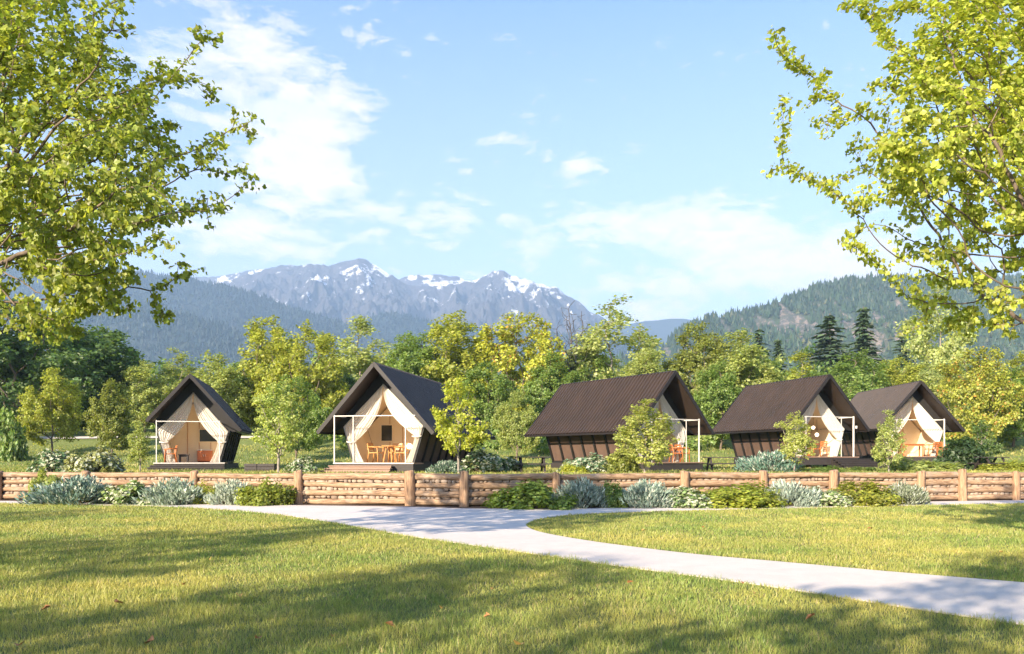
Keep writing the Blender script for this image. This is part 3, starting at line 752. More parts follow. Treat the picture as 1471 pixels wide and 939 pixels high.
for lab, px_, w_ in (('left dark timber planter box right of the leftmost cabin', 362, .55), ('right dark timber planter box right of the leftmost cabin', 384, .75)):
    Y_ = 37.0; x_ = atx(px_, Y_); t = thing('planter_box', lab, 'planter', (x_, Y_, float(tz(x_, Y_)) - .02), 0)
    mb = MB()
    for q in range(3): mb.box(-w_/2, w_/2, -.25, -.22, .03 + q*.14, .15 + q*.14); mb.box(-w_/2, w_/2, .22, .25, .03 + q*.14, .15 + q*.14); mb.box(-w_/2, -w_/2 + .03, -.22, .22, .03 + q*.14, .15 + q*.14); mb.box(w_/2 - .03, w_/2, -.22, .22, .03 + q*.14, .15 + q*.14)
    mb.build('box_boards', M['dark'], t); MB().box(-w_/2 + .04, w_/2 - .04, -.21, .21, .0, .38).build('soil', M['soil'], t)

# ------------------------------------------------------------------ big foreground trees
def px_blobs(L, D, jy, seed):
    r_ = random.Random(seed); out = []
    for (px_, py_, rad) in L:
        R_ = rad / F * D
        for q in range(3 if rad > 70 else 1):
            y_ = D + r_.uniform(-jy, jy) * (1 if rad > 45 else .45) ; k = y_ / D
            out.append((atx(px_, D) * k, y_, EYE + (H0 - py_) / F * D * k, R_ * k))
    return out
LB = [(30,468,40),(85,478,26),(180,0,30),(60,80,105),(150,150,75),(50,250,110),(170,260,85),(245,105,32),(288,62,30),(303,122,22),(225,200,50),(345,180,30),(372,172,14),(290,225,42),(352,255,26),(374,255,14),(285,300,36),(325,290,18),(215,330,50),(262,385,26),(300,398,14),(120,380,80),(40,425,65),(170,425,42),(232,455,22),(140,35,50),(20,330,80),(100,455,35),
      (-90,100,130),(-90,300,120),(-190,230,130),(-40,-40,90),(40,-40,60),(-60,430,70)]
RB = [(1290,0,40),(1270,270,35),(1355,170,70),(1104,45,13),(1125,62,17),(1150,100,16),(1182,105,15),(1128,148,15),(1158,158,13),(1192,185,18),(1235,12,26),(1258,45,16),(1112,245,15),(1142,250,15),(1172,262,14),(1200,262,14),(1225,215,24),(1258,165,36),(1232,290,32),(1300,105,50),(1320,220,75),(1400,80,100),(1430,250,110),(1290,315,40),(1340,365,50),(1210,345,13),(1238,352,19),(1330,425,34),(1400,395,70),(1460,420,60),(1372,465,26),(1318,468,18),(1300,380,25),(1440,470,30),
      (1550,150,130),(1560,350,110),(1640,250,130),(1480,-30,90),(1360,-30,60)]
lb = px_blobs(LB, 12.0, 2.0, 1); rb = px_blobs(RB, 12.0, 2.0, 2)
pr = make_tree(lb, (-9.9, 12.2, 0), (-9.4, 12.0, 2.0), 5200, .17, .20, .064, 52000, .15, LOBE, .24, up=.22, k=8, tip=.0045, cntmax=4)
place_tree('maple_tree', pr, 'large maple whose leafy boughs fill the upper left of the view', (0, 0, 0), 1, 0, (.31, .35, .06), None, M['leaf'], M['bark'])
pr2 = make_tree(rb, (9.2, 12.2, 0), (8.8, 12.0, 1.8), 4800, .17, .20, .064, 54000, .15, LOBE, .22, up=.22, k=8, tip=.0045, cntmax=4)
place_tree('maple_tree', pr2, 'large yellow-green maple reaching in from the upper right', (0, 0, 0), 1, 0, (.42, .45, .07), None, M['leaf'], M['bark'])

# trees standing out of view that throw the dappled shade on the lawn
def ell_blobs(n, H, zb, rad, seed, top=.5):
    r_ = random.Random(seed); out = []
    for i in range(n):
        t_ = (i + .5) / n; z_ = zb + (H - zb) * t_; w_ = rad * (math.sin(math.pi * (t_ * .80 + .14)) ** .8) * (1 - top * t_ * .6)
        a = i * 2.4 + r_.uniform(-.5, .5); q = w_ * r_.uniform(.35, .85); out.append((q * math.cos(a), q * math.sin(a), z_, w_ * r_.uniform(.32, .52) + .1))
    return out
ps = make_tree(ell_blobs(22, 9.5, 2.6, 3.9, 5), (0, 0, 0), (.1, 0, 2.2), 1500, .36, .42, .17, 7200, .42, QUAD, .22, cntmax=3, tip=.008)
for (lab, x_, y_, s, rz) in (('shade tree out of view, left of the lawn', -15.5, 1.5, .95, .3), ('shade tree out of view, far left near the path', -24, 6, 1.0, 2.0),
                             ('shade tree out of view, behind the viewer on the left', -11, -5.0, 1.0, 4.0), ('shade tree out of view, straight behind the viewer', -3.2, -5.2, 1.0, 1.2),
                             ('shade tree out of view, to the right of the viewer', 7.6, 1.0, .9, 2.9)):
    place_tree('shade_tree', ps, lab, (x_, y_, 0), s, rz, (.12, .17, .02), 'trees around the viewer that shade the lawn', M['leaf'], M['bark'])

# ------------------------------------------------------------------ woodland behind the cabins: prototypes are ~10 m tall
def broad(seed, H=10, zb=1.6, rad=3.2, n=22, leaf=.215, nl=17500, top=.5, spread=.66, natt=620):
    global rng
    return make_tree(ell_blobs(n, H, zb, rad, seed, top), (0, 0, 0), (.1, 0, zb * .9), natt, .42, .5, leaf, nl, spread, QUAD, .17, cntmax=3, tip=.014, k=6)
PB = [broad(11, rad=4.1, top=.35), broad(12, rad=4.4, top=.2), broad(13, rad=3.4, top=.5), broad(14, zb=1.0, rad=3.9, n=26, top=.3), broad(15, rad=4.2, top=.4, n=20)]
PA = [broad(21, rad=2.6, nl=7500, leaf=.18, spread=.6, top=.8, n=16, natt=520), broad(22, rad=2.9, nl=8000, leaf=.18, spread=.6, top=.7, n=14, natt=560)]  # airy
bare = make_tree(ell_blobs(16, 10, 2.2, 3.0, 31, .4), (0, 0, 0), (.1, 0, 2.8), 1000, .34, .36, .1, 0, .1, QUAD, .17, tip=.016)
def conifer(seed, H=10, rad=2.0, tiers=34, gap=1.2):
    r_ = random.Random(seed); P = []; A = []
    wood = MB().tube([(0, 0, 0), (0, 0, H * .5), (0, 0, H)], [.16, .09, .015], 7)
    for i in range(tiers):
        t_ = i / tiers; z_ = gap + (H - gap) * t_; w_ = rad * (1 - t_) ** .85 * r_.uniform(.75, 1.15) + .08
        nb = max(5, int(11 * (1 - t_) + 4))
        for b in range(nb):
            a = r_.uniform(0, 6.28); L = w_ * r_.uniform(.7, 1.1); m = int(7 + L * 15)
            if L > .4: wood.tube([(0, 0, z_), (math.cos(a)*L*.9, math.sin(a)*L*.9, z_ - L*.22)], [.022, .006], 4, False)
            for q in range(m):
                s_ = (q + .5) / m * L; P.append((math.cos(a)*s_ + r_.uniform(-.13, .13), math.sin(a)*s_ + r_.uniform(-.13, .13), z_ - s_ * .25 - r_.random() * .12)); A.append((math.cos(a), math.sin(a), -.5))
    P = np.array(P); A = np.array(A)
    me = wood.build('trunk', M['bark']); wm = me.data; bpy.data.objects.remove(me)
    return wm, leaves('crown', P, .30, (BLADE[0] * np.array((2.6, 1, 1)), BLADE[1]), .9, along=A / np.linalg.norm(A, axis=1)[:, None])
PC = [conifer(41), conifer(42, rad=2.4, tiers=28)]
YG, GR, DG, LG, PY, OL, YE = (.37,.39,.065), (.22,.30,.070), (.12,.19,.055), (.36,.40,.12), (.42,.46,.17), (.25,.275,.06), (.43,.44,.055)
# (px of the trunk, py of the top, depth, proto list, index, colour, width factor, label)
W = [
 (20,430,72,PB,1,DG,1.1,'dark green broad tree at the far left edge of the woodland'),
 (95,448,80,PB,0,DG,1.2,'dark green tree behind the left maple boughs'),
 (150,470,84,PB,4,GR,1.0,'mid green tree left of the distant dark pines'),
 (75,528,62,PB,4,YG,.85,'yellow-green meadow tree on the grass slope at far left'),
 (160,545,60,PB,2,OL,.9,'olive meadow tree left of the leftmost cabin'),
 (208,520,76,PB,0,LG,.9,'pale green tree behind the roof of the leftmost cabin'),
 (252,498,84,PA,1,LG,1.1,'light airy tree rising above the leftmost cabin ridge'),
 (312,508,74,PB,2,LG,1.0,'light green tree right above the leftmost cabin roof'),
 (345,520,80,PB,0,GR,1.0,'green tree between the leftmost cabin and the tall yellow-green pair'),
 (385,458,78,PB,3,YG,.85,'left tree of the tall yellow-green pair between the two left cabins'),
 (442,466,74,PB,0,YG,.85,'right tree of the tall yellow-green pair between the two left cabins'),
 (425,540,58,PB,1,GR,.9,'shaded green tree low between the two left cabins'),
 (518,448,88,PA,0,PY,1.2,'thin pale tree with wispy top behind the second cabin ridge'),
 (480,520,80,PB,4,DG,.9,'dark green tree left of the second cabin ridge'),
 (583,478,86,PB,2,GR,.8,'narrow green tree just right of the second cabin ridge'),
 (608,480,82,PB,0,GR,.9,'rounded green tree behind the second cabin roof'),
 (655,452,82,PB,3,YG,.95,'tall yellow-green tree above the rear of the second cabin roof'),
 (700,520,70,PB,4,GR,.85,'green tree at the back corner of the second cabin'),
 (752,450,80,PB,1,YE,.8,'brightest yellow tree, midway between second and middle cabins'),
 (742,560,58,PB,4,LG,.8,'small meadow tree with visible trunk left of the middle cabin'),
 (792,505,76,PB,2,GR,.9,'green tree in front of the bare tree'),
 (842,500,84,PB,0,GR,.9,'green tree between the bare tree and the tall wispy birch'),
 (888,424,84,PA,1,PY,1.15,'tallest pale wispy birch above the middle cabin roof'),
 (935,500,80,PB,4,LG,.9,'light green tree right of the tall wispy birch'),
 (1002,466,82,PB,3,OL,.75,'dense olive tree right above the middle cabin ridge'),
 (1062,474,80,PB,2,LG,1.1,'pale green pointed tree between the middle and fourth cabins'),
 (1035,520,64,PB,0,GR,.9,'low green tree in the gap between the middle and fourth cabins'),
 (1105,515,84,PB,4,GR,1.0,'green tree behind the fourth cabin roof, left part'),
 (1150,500,88,PA,0,YG,1.2,'airy yellow-green tree behind the middle of the fourth cabin roof'),
 (1235,505,80,PB,0,GR,1.1,'green tree between the fourth and rightmost cabin ridges'),
 (1290,515,84,PB,1,YG,.9,'yellow-green tree just left of the rightmost cabin ridge'),
 (1330,520,86,PB,4,PY,.9,'pale yellow tree behind the rightmost cabin ridge'),
 (1400,500,62,PB,1,(.35,.36,.06),.85,'yellow tree with orange leaves right of the rightmost cabin'),
 (1455,530,66,PB,0,GR,1.0,'green tree at the right edge of the woodland'),
 (1345,400,100,PA,1,PY,.8,'slender pale tree seen through the right maple boughs'),
 (1480,505,80,PB,3,YG,1.0,'yellow-green tree cut by the right edge of the picture'),
 (-60,450,76,PB,4,DG,1.2,'dark tree cut by the left edge of the picture'),
]
for i, (px_, py_, Y_, pl, k_, col, wf, lab) in enumerate(W):
    x_ = atx(px_, Y_); zg = float(tz(x_, Y_)); H = atz(py_, Y_) - zg; s = H / 10.0
    place_tree('birch_tree' if pl is PA else 'broadleaf_tree', pl[k_], lab, (x_, Y_, zg - .05), s, i * 1.7, col, 'woodland trees behind the cabins', M['autumn'] if (col is YE or px_ == 1400) else M['leaf'], M['birch'] if pl is PA else M['bark'], sx=s * wf * (1.05 if Y_ < 66 else 1.22))
Y_ = 84; x_ = atx(820, Y_); zg = float(tz(x_, Y_)); t = place_tree('bare_tree', bare, 'leafless dead grey tree standing out of the woodland', (x_, Y_, zg), (atz(428, Y_) - zg) / 10.2, .5, (0, 0, 0), None, None, M['barebark'])
for (px_, py_, Y_, k_, wf, lab) in ((1240,440,150,0,1.25,'dark pointed spruce, the taller of two in front of the forested hill'),(1192,450,150,1,1.6,'broad dark conifer left of the pointed spruce'),(1090,470,150,1,1.2,'dark conifer left of the broad one, before the forested hill'),
                               (1118,486,145,0,1.2,'short dark conifer right of the pale pointed tree'),(1296,480,150,1,1.3,'dark conifer right of the pointed spruce')):
    x_ = atx(px_, Y_); zg = float(tz(x_, Y_)); s = (atz(py_, Y_) - zg) / 10.
    place_tree('spruce_tree', PC[k_], lab, (x_, Y_, zg), s, px_, (.085, .13, .065), 'conifers behind the woodland', M['needle'], M['bark'], sx=s * wf * 1.3)

# woodland mass behind the countable trees, and thicket at their feet
def clump_leaves(name, clumps, nl, leaf, col, lab, cat, mat='leaf'):
    Cc = np.array(clumps); w_ = Cc[:, 3] ** 2; pk = rng.choice(len(Cc), nl, p=w_ / w_.sum())
    P = Cc[pk, :3] + rand_dir(nl) * (Cc[pk, 3] * rng.random(nl) ** .4)[:, None] * np.array((1, 1, .85))
    out = P - Cc[pk, :3]; out /= np.linalg.norm(out, axis=1)[:, None] + 1e-6
    o = obj(name, leaves(name, P, leaf, QUAD, .5, out, 1.0), M[mat]); o.color = tuple(col) + (1,)
    return tag(o, lab, cat, kind='stuff')
for q, (col, nm) in enumerate(((GR, 'green'), (LG, 'pale green'), (DG, 'dark green'))):
    cl = []; r_ = random.Random(60 + q)
    for i in range(150):
        Y_ = r_.uniform(96, 150); x_ = r_.uniform(-.68, .68) * Y_; h = r_.uniform(5.0, 9.5); zg = float(tz(x_, Y_))
        for j in range(6): cl.append((x_ + r_.uniform(-2, 2), Y_ + r_.uniform(-2, 2), zg + h * (j + 1) / 6, r_.uniform(1.0, 1.9) * (1.15 - j * .1)))
    clump_leaves('distant_wood', cl, 40000, .46, col, f'far mass of {nm} trees filling the gaps behind the woodland', 'wood')
for q, (col, nm) in enumerate(((GR, 'green'), (LG, 'pale green'))):
    cl = []; r_ = random.Random(80 + q)
    for i in range(90):
        Y_ = r_.uniform(62, 92); x_ = r_.uniform(-.66, .66) * Y_
        if x_ < -21 and Y_ < 80: continue
        zg = float(tz(x_, Y_)); h = r_.uniform(.8, 2.6)
        for j in range(3): cl.append((x_ + r_.uniform(-1, 1), Y_ + r_.uniform(-.8, .8), zg + h * (j + .6) / 3, r_.uniform(.5, 1.1)))
    clump_leaves('undergrowth', cl, 24000, .30, col, f'tangled {nm} undergrowth at the foot of the woodland trees', 'undergrowth')

# ------------------------------------------------------------------ young trees between the cabins
def young(seed, H=4, zb=.9, rad=1.25, nl=5600, leaf=.095, n=16, top=.6): 
    return make_tree(ell_blobs(n, H, zb, rad, seed, top), (0, 0, 0), (.02, 0, zb), 520, .15, .19, leaf, nl, .22, QUAD, .055, cntmax=3, tip=.006, k=6)
YP = [young(51), young(52, rad=.95, nl=4800), young(53, zb=.7, rad=1.5, n=18, nl=6500), young(54, rad=1.2, nl=4800)]
for (px_, py_, Y_, k_, wf, col, lab) in (
    (201, 603, 36, 1, 1.0, LG, 'small slim young tree at the left side of the leftmost cabin'),
    (400, 546, 35, 0, .92, (.42, .47, .14), 'rounded young tree between the leftmost and second cabins'),
    (659, 536, 32, 3, .85, (.44, .46, .06), 'bright yellow-green young tree covering the side of the second cabin'),
    (926, 572, 33, 2, 1.3, (.42, .44, .12), 'bushy young tree in front of the middle cabin'),
    (1141, 590, 35, 0, .95, (.46, .48, .14), 'young tree in front of the fourth cabin porch'),
    (1277, 588, 36, 2, .78, (.40, .44, .14), 'young tree between the fourth and rightmost cabins'),
    (1410, 600, 42, 3, 1.0, (.16, .23, .07), 'dark-leaved young tree right of the rightmost cabin')):
    x_ = atx(px_, Y_); zg = float(tz(x_, Y_)); s = (atz(py_, Y_) - zg) / 4.05
    place_tree('young_tree', YP[k_], lab, (x_, Y_, zg - .03), s, px_ * .1, col, 'young trees planted by the cabins', M['leaf'], M['birch'], sx=s * wf * 1.12)

# ------------------------------------------------------------------ shrubs
def bush(kind, seed):
    r_ = np.random.default_rng(seed); n = 4200
    ncl = 46; cd = r_.normal(size=(ncl, 3)); cd[:, 2] = abs(cd[:, 2]); cd /= np.linalg.norm(cd, axis=1)[:, None]
    cr = r_.uniform(.55, .92, ncl); cc = cd * cr[:, None]; cc[:, 2] = np.maximum(cc[:, 2], .1) * .9
    pk = r_.integers(0, ncl, n); P = cc[pk] + rand_dir(n) * (r_.random(n) ** .5 * .24)[:, None]; P[:, 2] = np.maximum(P[:, 2], .02)
    out = P - np.array((0, 0, .2)); out /= np.linalg.norm(out, axis=1)[:, None]
    if kind == 'silver':
        al = out * .6 + np.array((0, 0, .8)); al /= np.linalg.norm(al, axis=1)[:, None]
        lm = leaves('foliage', P, .125, (BLADE[0] * np.array((1.7, 1, 1)), BLADE[1]), .3, out, .6, along=al)
    elif kind == 'fine': lm = leaves('foliage', P, .085, QUAD, .4, out, .9)
    else: lm = leaves('foliage', P, .115, QUAD, .5, out, .8)
    mb = MB()
    for i in range(ncl): mb.tube([(cc[i][0]*.12, cc[i][1]*.12, -.03), tuple(cc[i] * .55), tuple(cc[i])], [.014, .009, .004], 4, False)
    o = mb.build('stems', M['bark']); me = o.data; bpy.data.objects.remove(o)
    return me, lm
BP = {k: [bush(k, 90 + i * 7 + q) for q in range(2)] for i, k in enumerate(('silver', 'fine', 'round'))}
BUSH = [ # px, width px, top py, depth, kind, material, colour, label, terrace?
 (65,34,672,28.6,'round','leaf',LG,'tall light green plant at the left end of the fence planting',0),
 (112,92,684,28.0,'silver','silver',(.15,.23,.19),'wide blue-green shrub nearest the left end of the fence',0),
 (192,66,690,28.0,'round','varieg',(.22,.30,.09),'cream-speckled green shrub second from left before the fence',0),
 (252,74,688,27.8,'silver','silver',(.26,.33,.25),'silver-grey wispy shrub in front of the fence, below the leftmost cabin',0),
 (297,36,690,28.0,'fine','leaf',YG,'small green shrub squeezed between two silvery ones on the left',0),
 (335,54,690,27.6,'silver','silver',(.36,.42,.33),'palest silver shrub of the left planting',0),
 (384,64,686,27.4,'fine','leaf',(.27,.31,.05),'yellow-green shrub at the right end of the left planting',0),
 (762,94,689,25.9,'fine','leaf',(.20,.27,.05),'broad green shrub at the left end of the right planting',0),
 (835,66,687,26.0,'silver','silver',(.26,.33,.27),'silver-grey shrub next to the broad green one, right planting',0),
 (876,40,691,26.1,'fine','leaf',GR,'small green shrub between two silver ones in the right planting',0),
 (928,68,690,26.2,'silver','silver',(.23,.31,.25),'grey-green feathery shrub below the middle cabin',0),
 (988,62,700,26.3,'round','varieg',(.20,.28,.10),'low white-flecked shrub below the middle cabin deck',0),
 (1056,98,690,26.5,'fine','leaf',(.32,.35,.05),'widest bright yellow-green shrub of the right planting',0),
 (1132,68,691,26.8,'silver','silver',(.29,.36,.30),'silvery shrub right of the widest yellow-green one',0),
 (1178,54,699,27.0,'round','varieg',(.24,.32,.12),'low pale variegated shrub below the fourth cabin',0),
 (1247,74,689,27.4,'fine','leaf',(.32,.33,.05),'yellow-green shrub near the right end of the planting',0),
 (1297,48,692,27.7,'silver','silver',(.20,.23,.15),'greyish olive shrub ending the right planting beside a post',0),
 (76,64,647,33.5,'round','varieg',(.10,.17,.07),'round white-flecked green shrub behind the fence at far left',1),
 (138,66,641,33.5,'round','varieg',(.28,.29,.10),'cream-yellow shrub behind the fence at far left',1),
 (435,46,655,34.0,'round','varieg',(.10,.16,.05),'dark green shrub behind the fence right of the rounded young tree',1),
 (700,74,645,34.0,'round','varieg',(.12,.18,.07),'white-flecked shrub behind the yellow-green young tree',1),
 (640,50,662,32.5,'silver','silver',(.10,.17,.11),'low blue-green shrub at the side wall of the second cabin',1),
 (845,62,651,34.0,'round','varieg',(.14,.22,.12),'pale-topped round shrub against the wall of the middle cabin',1),
 (893,56,646,33.2,'fine','leaf',OL,'olive shrub between the round pale one and the bushy tree',1),
 (822,34,664,33.0,'fine','leaf',YE,'small yellow shrub at the foot of the middle cabin wall',1),
 (1108,88,648,36.0,'silver','silver',(.14,.24,.18),'large teal-green shrub left of the fourth cabin tree',1),
 (1180,60,668,36.0,'fine','leaf',GR,'low green shrub under the deck edge of the fourth cabin',1),
 (1232,60,670,37.0,'fine','leaf',GR,'low green shrub in front of the dark steps of the fourth cabin',1),
 (1325,100,656,38.0,'fine','leaf',LG,'long light green hedge shrub under the deck of the rightmost cabin',1),
 (1385,62,630,40.0,'round','leaf',(.06,.10,.035),'dark green shrub at the right corner of the rightmost cabin',1),
 (1446,66,659,38.0,'fine','leaf',YG,'light green clipped shrub at the far right behind the fence',1),
 (12,50,590,58.0,'round','leaf',GR,'green shrub on the meadow at the left edge',1),
]
for i, (px_, w_, py_, Y_, kind, mt, col, lab, ter) in enumerate(BUSH):
    x_ = atx(px_, Y_); zg = float(tz(x_, Y_)) if ter else 0.0; hw = w_ / F * Y_ / 2 * (1.62 if i < 17 else 1.3); hh = (atz(py_, Y_) - zg) * 1.08
    pr_ = BP[kind][i % 2]; t = thing('shrub', lab, 'shrub', (x_, Y_, zg), i * 1.3, 'garden shrubs'); t.scale = (hw, hw * .9, hh)
    s_ = bpy.data.objects.new('stems', pr_[0]); C.objects.link(s_); s_.parent = t
    f_ = bpy.data.objects.new('foliage', pr_[1]); C.objects.link(f_); f_.parent = t
    if not pr_[1].materials: pr_[1].materials.append(M[mt])
    f_.material_slots[0].link = 'OBJECT'; f_.material_slots[0].material = M[mt]; f_.color = tuple(col) + (1,)

cl = []; r_ = random.Random(5)
for a_, b_, n_ in ((44, 412, 60), (712, 1322, 105)):
    for i in range(n_):
        px_ = r_.uniform(a_, b_); yb = 28.2 if px_ < 500 else float(np.interp(px_, [712, 1322], [26.5, 28.3])); Y_ = yb + r_.uniform(-.35, .8); cl.append((atx(px_, Y_), Y_, r_.uniform(.08, .34), r_.uniform(.16, .34)))
for q, (col, nm) in enumerate(((GR, 'green'), ((.30, .34, .16), 'pale'))):
    clump_leaves('ground_cover', cl[q::2], 9000, .09, col, f'low {nm} ground cover filling the bed between the shrubs', 'ground cover')
# ------------------------------------------------------------------ distant hills and mountains
def forest_mat(name, a, b, rock_=None, thr=.6):
    t = NT(name); v = t.coord(); f = t.noise(.012, 5, .65, v); f2 = t.noise(.09, 4, .7, v)
    col = t.ramp(f, [(.35, a), (.65, b)]); col = t.mix(.5, col, t.ramp(f2, [(.35, tuple(q*.5 for q in a)), (.7, tuple(q*1.3 for q in b))]))
    if rock_:
        at = t.n('ShaderNodeAttribute', attribute_name='rnd')
        m_ = t.ramp(at.outputs['Fac'], [(.28, (0, 0, 0)), (.42, (.95, .95, .95))]); col = t.mix(m_, col, t.mix(t.ramp(f2, [(.42, (0, 0, 0)), (.52, (1, 1, 1))]), rock_, (.07, .075, .05)))
    return t.principled(col, .95, f2, 1.0, 4.0)
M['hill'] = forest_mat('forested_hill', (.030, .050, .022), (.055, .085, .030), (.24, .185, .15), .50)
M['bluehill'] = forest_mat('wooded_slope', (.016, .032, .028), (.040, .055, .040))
t = NT('snowy_rock'); v = t.coord(); f = t.noise(.0035, 8, .68, v, .4); f2 = t.noise(.018, 8, .75, v)
ge = t.n('ShaderNodeNewGeometry'); sp = t.n('ShaderNodeSeparateXYZ'); t.l(ge.outputs['Position'], sp.inputs[0]); sn = t.n('ShaderNodeSeparateXYZ'); t.l(ge.outputs['Normal'], sn.inputs[0])
at = t.n('ShaderNodeAttribute', attribute_name='rnd')
rockc = t.ramp(f2, [(.3, (.045, .046, .055)), (.6, (.115, .105, .11)), (.8, (.20, .17, .16))])
low = t.ramp(t.math('DIVIDE', sp.outputs['Z'], 1100.0), [(.33, (1, 1, 1)), (.62, (0, 0, 0))])
rockc = t.mix(t.mix(1.0, low, t.ramp(f, [(.4, (0, 0, 0)), (.6, (1, 1, 1))]), 'MULTIPLY'), rockc, (.16, .11, .075))
rockc = t.mix(t.ramp(t.math('DIVIDE', sp.outputs['Z'], 1100.0), [(.28, (1, 1, 1)), (.42, (0, 0, 0))]), rockc, (.03, .045, .028))
q_ = t.math('ADD', t.math('MULTIPLY', at.outputs['Fac'], 1.0), t.math('MULTIPLY', t.math('SUBTRACT', f, .5), 3.4))
q_ = t.math('ADD', q_, t.math('MULTIPLY', t.math('SUBTRACT', f2, .5), 2.6))
snow = t.ramp(q_, [(.80, (0, 0, 0)), (.86, (1, 1, 1))])
M['mount'] = t.principled(t.mix(snow, rockc, (.82, .83, .86)), .9, f2, 1.0, 25.0)

CLIFF = {}
def ridge(name, D, prof, wid, back, amp, nx=420, ny=90, seed=0, mat='mount', snow0=None, lo=-60, rug=1.0, pxr=None, fr=1/260., small=0):
    pxs = np.array([p[0] for p in prof], float); pys = np.array([p[1] for p in prof], float)
    a, b = pxr or (pxs[0], pxs[-1]); px_ = np.linspace(a, b, nx); s = np.concatenate([-np.linspace(1, 0, ny) ** 1.3, np.linspace(0, 1, 22)[1:] ** 1.3])
    PX, S_ = np.meshgrid(px_, s); Yd = np.where(S_ < 0, D + S_ * wid, D + S_ * back); X_ = (PX - CX) / F * D * (1 + (Yd / D - 1) * .75)
    Ht = EYE + (H0 - np.interp(PX, pxs, pys)) / F * D
    f_ = np.abs(S_); fall = np.where(S_ < 0, 1 - f_ ** .85, 1 - f_ ** .9)
    # buttresses: heights sampled along shifted profile give spurs that run down from the ridge
    sp_ = fbm(X_ * fr, Yd * fr * .45, 6, seed, True) - .55
    z = Ht * fall + amp * sp_ * np.clip(f_ * 5, 0, 1) * np.clip((1 - f_) * 3 + .3, 0, 1)
    z += amp * .25 * (fbm(X_ * fr * 4, Yd * fr * 4, 4, seed + 5) - .5) * np.clip(f_ * 12, 0.34, 1) * rug
    if small: z += small * (fbm(X_ * .05, Yd * .05, 3, seed + 9) - .5)
    z = np.where(S_ >= 1, lo, np.maximum(z, lo))
    me = grid_mesh(name, X_, Yd, z)
    if mat == 'hill':
        sy = H0 - (z - EYE) * F / Yd; at_ = me.attributes.new('rnd', 'FLOAT', 'POINT')
        g = np.exp(-((PX - 1125) / 55) ** 2 - ((sy - 468) / 20) ** 2) + .8 * np.exp(-((PX - 1235) / 60) ** 2 - ((sy - 480) / 22) ** 2) + .6 * np.exp(-((PX - 1165) / 22) ** 2 - ((sy - 440) / 10) ** 2)
        cl_ = g * .8 + (fbm(X_ / 9, Yd / 150, 5, 71) - .5) * 2.2; at_.data.foreach_set('value', cl_.ravel().astype(np.float32)); CLIFF['m'] = cl_
    if snow0 is not None:
        alt = z / 1000.0; at_ = me.attributes.new('rnd', 'FLOAT', 'POINT'); val = (alt - snow0) * 1.6 + (np.where(PX > 730, .25, 0) * np.exp(-((PX - 750) / 45) ** 2)) - .5 * (fbm(X_ * fr * 2, Yd * fr, 4, seed + 2, True) - .5)
        at_.data.foreach_set('value', val.ravel().astype(np.float32))
    o = obj(name, me, M[mat]); tag(o, kind='structure'); return o, (X_, Yd, z)
mp_ = [(180,440),(260,425),(300,408),(335,400),(365,393),(385,388),(402,382),(440,379),(462,383),(480,382),(492,377),(503,373),(513,370.5),(524,373),(535,379),(548,386),(562,395),(575,404),(592,410),(612,413),(640,411),(668,404),(688,398),(705,392),(722,389),(736,393),(752,401),(775,408),(800,414),(822,428),(842,443),(862,456),(885,470),(930,500)]
ridge('mountain', 4500, mp_, 1900, 600, 300, 760, 200, 3, 'mount', .53, fr=1/190., rug=1.5)
ridge('snowy_ridge', 5300, [(150,430),(200,412),(240,402),(290,398),(320,396),(345,391),(375,386),(400,383),(430,384),(470,392),(540,402),(572,402),(588,396),(610,394),(640,394),(655,397),(672,403),(700,415),(800,440)], 1500, 500, 150, 520, 110, 8, 'mount', .68, fr=1/160., rug=2.0)
ridge('far_hills', 5400, [(830,480),(900,466),(925,461),(945,460),(965,457),(985,458),(1010,463),(1060,470),(1200,480)], 900, 500, 60, 200, 40, 12, 'bluehill')
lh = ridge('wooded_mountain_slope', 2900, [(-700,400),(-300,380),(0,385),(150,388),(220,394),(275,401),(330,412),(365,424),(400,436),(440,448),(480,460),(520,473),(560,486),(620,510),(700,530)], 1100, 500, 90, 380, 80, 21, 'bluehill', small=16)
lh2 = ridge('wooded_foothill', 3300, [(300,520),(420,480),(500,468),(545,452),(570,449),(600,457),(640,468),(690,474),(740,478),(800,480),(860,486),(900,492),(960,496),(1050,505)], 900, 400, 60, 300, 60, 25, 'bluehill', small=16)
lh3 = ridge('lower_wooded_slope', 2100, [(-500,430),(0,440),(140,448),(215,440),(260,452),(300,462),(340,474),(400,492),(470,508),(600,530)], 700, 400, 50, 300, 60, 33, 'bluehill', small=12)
rh = ridge('forested_hill', 1500, [(820,540),(900,520),(950,500),(975,476),(1000,462),(1040,455),(1080,447),(1110,437),(1140,424),(1170,413),(1210,405),(1250,402),(1290,402),(1340,408),(1400,405),(1471,400),(1600,395),(1900,400),(2300,430)], 800, 400, 105, 520, 120, 44, 'hill', fr=1/150., small=8)

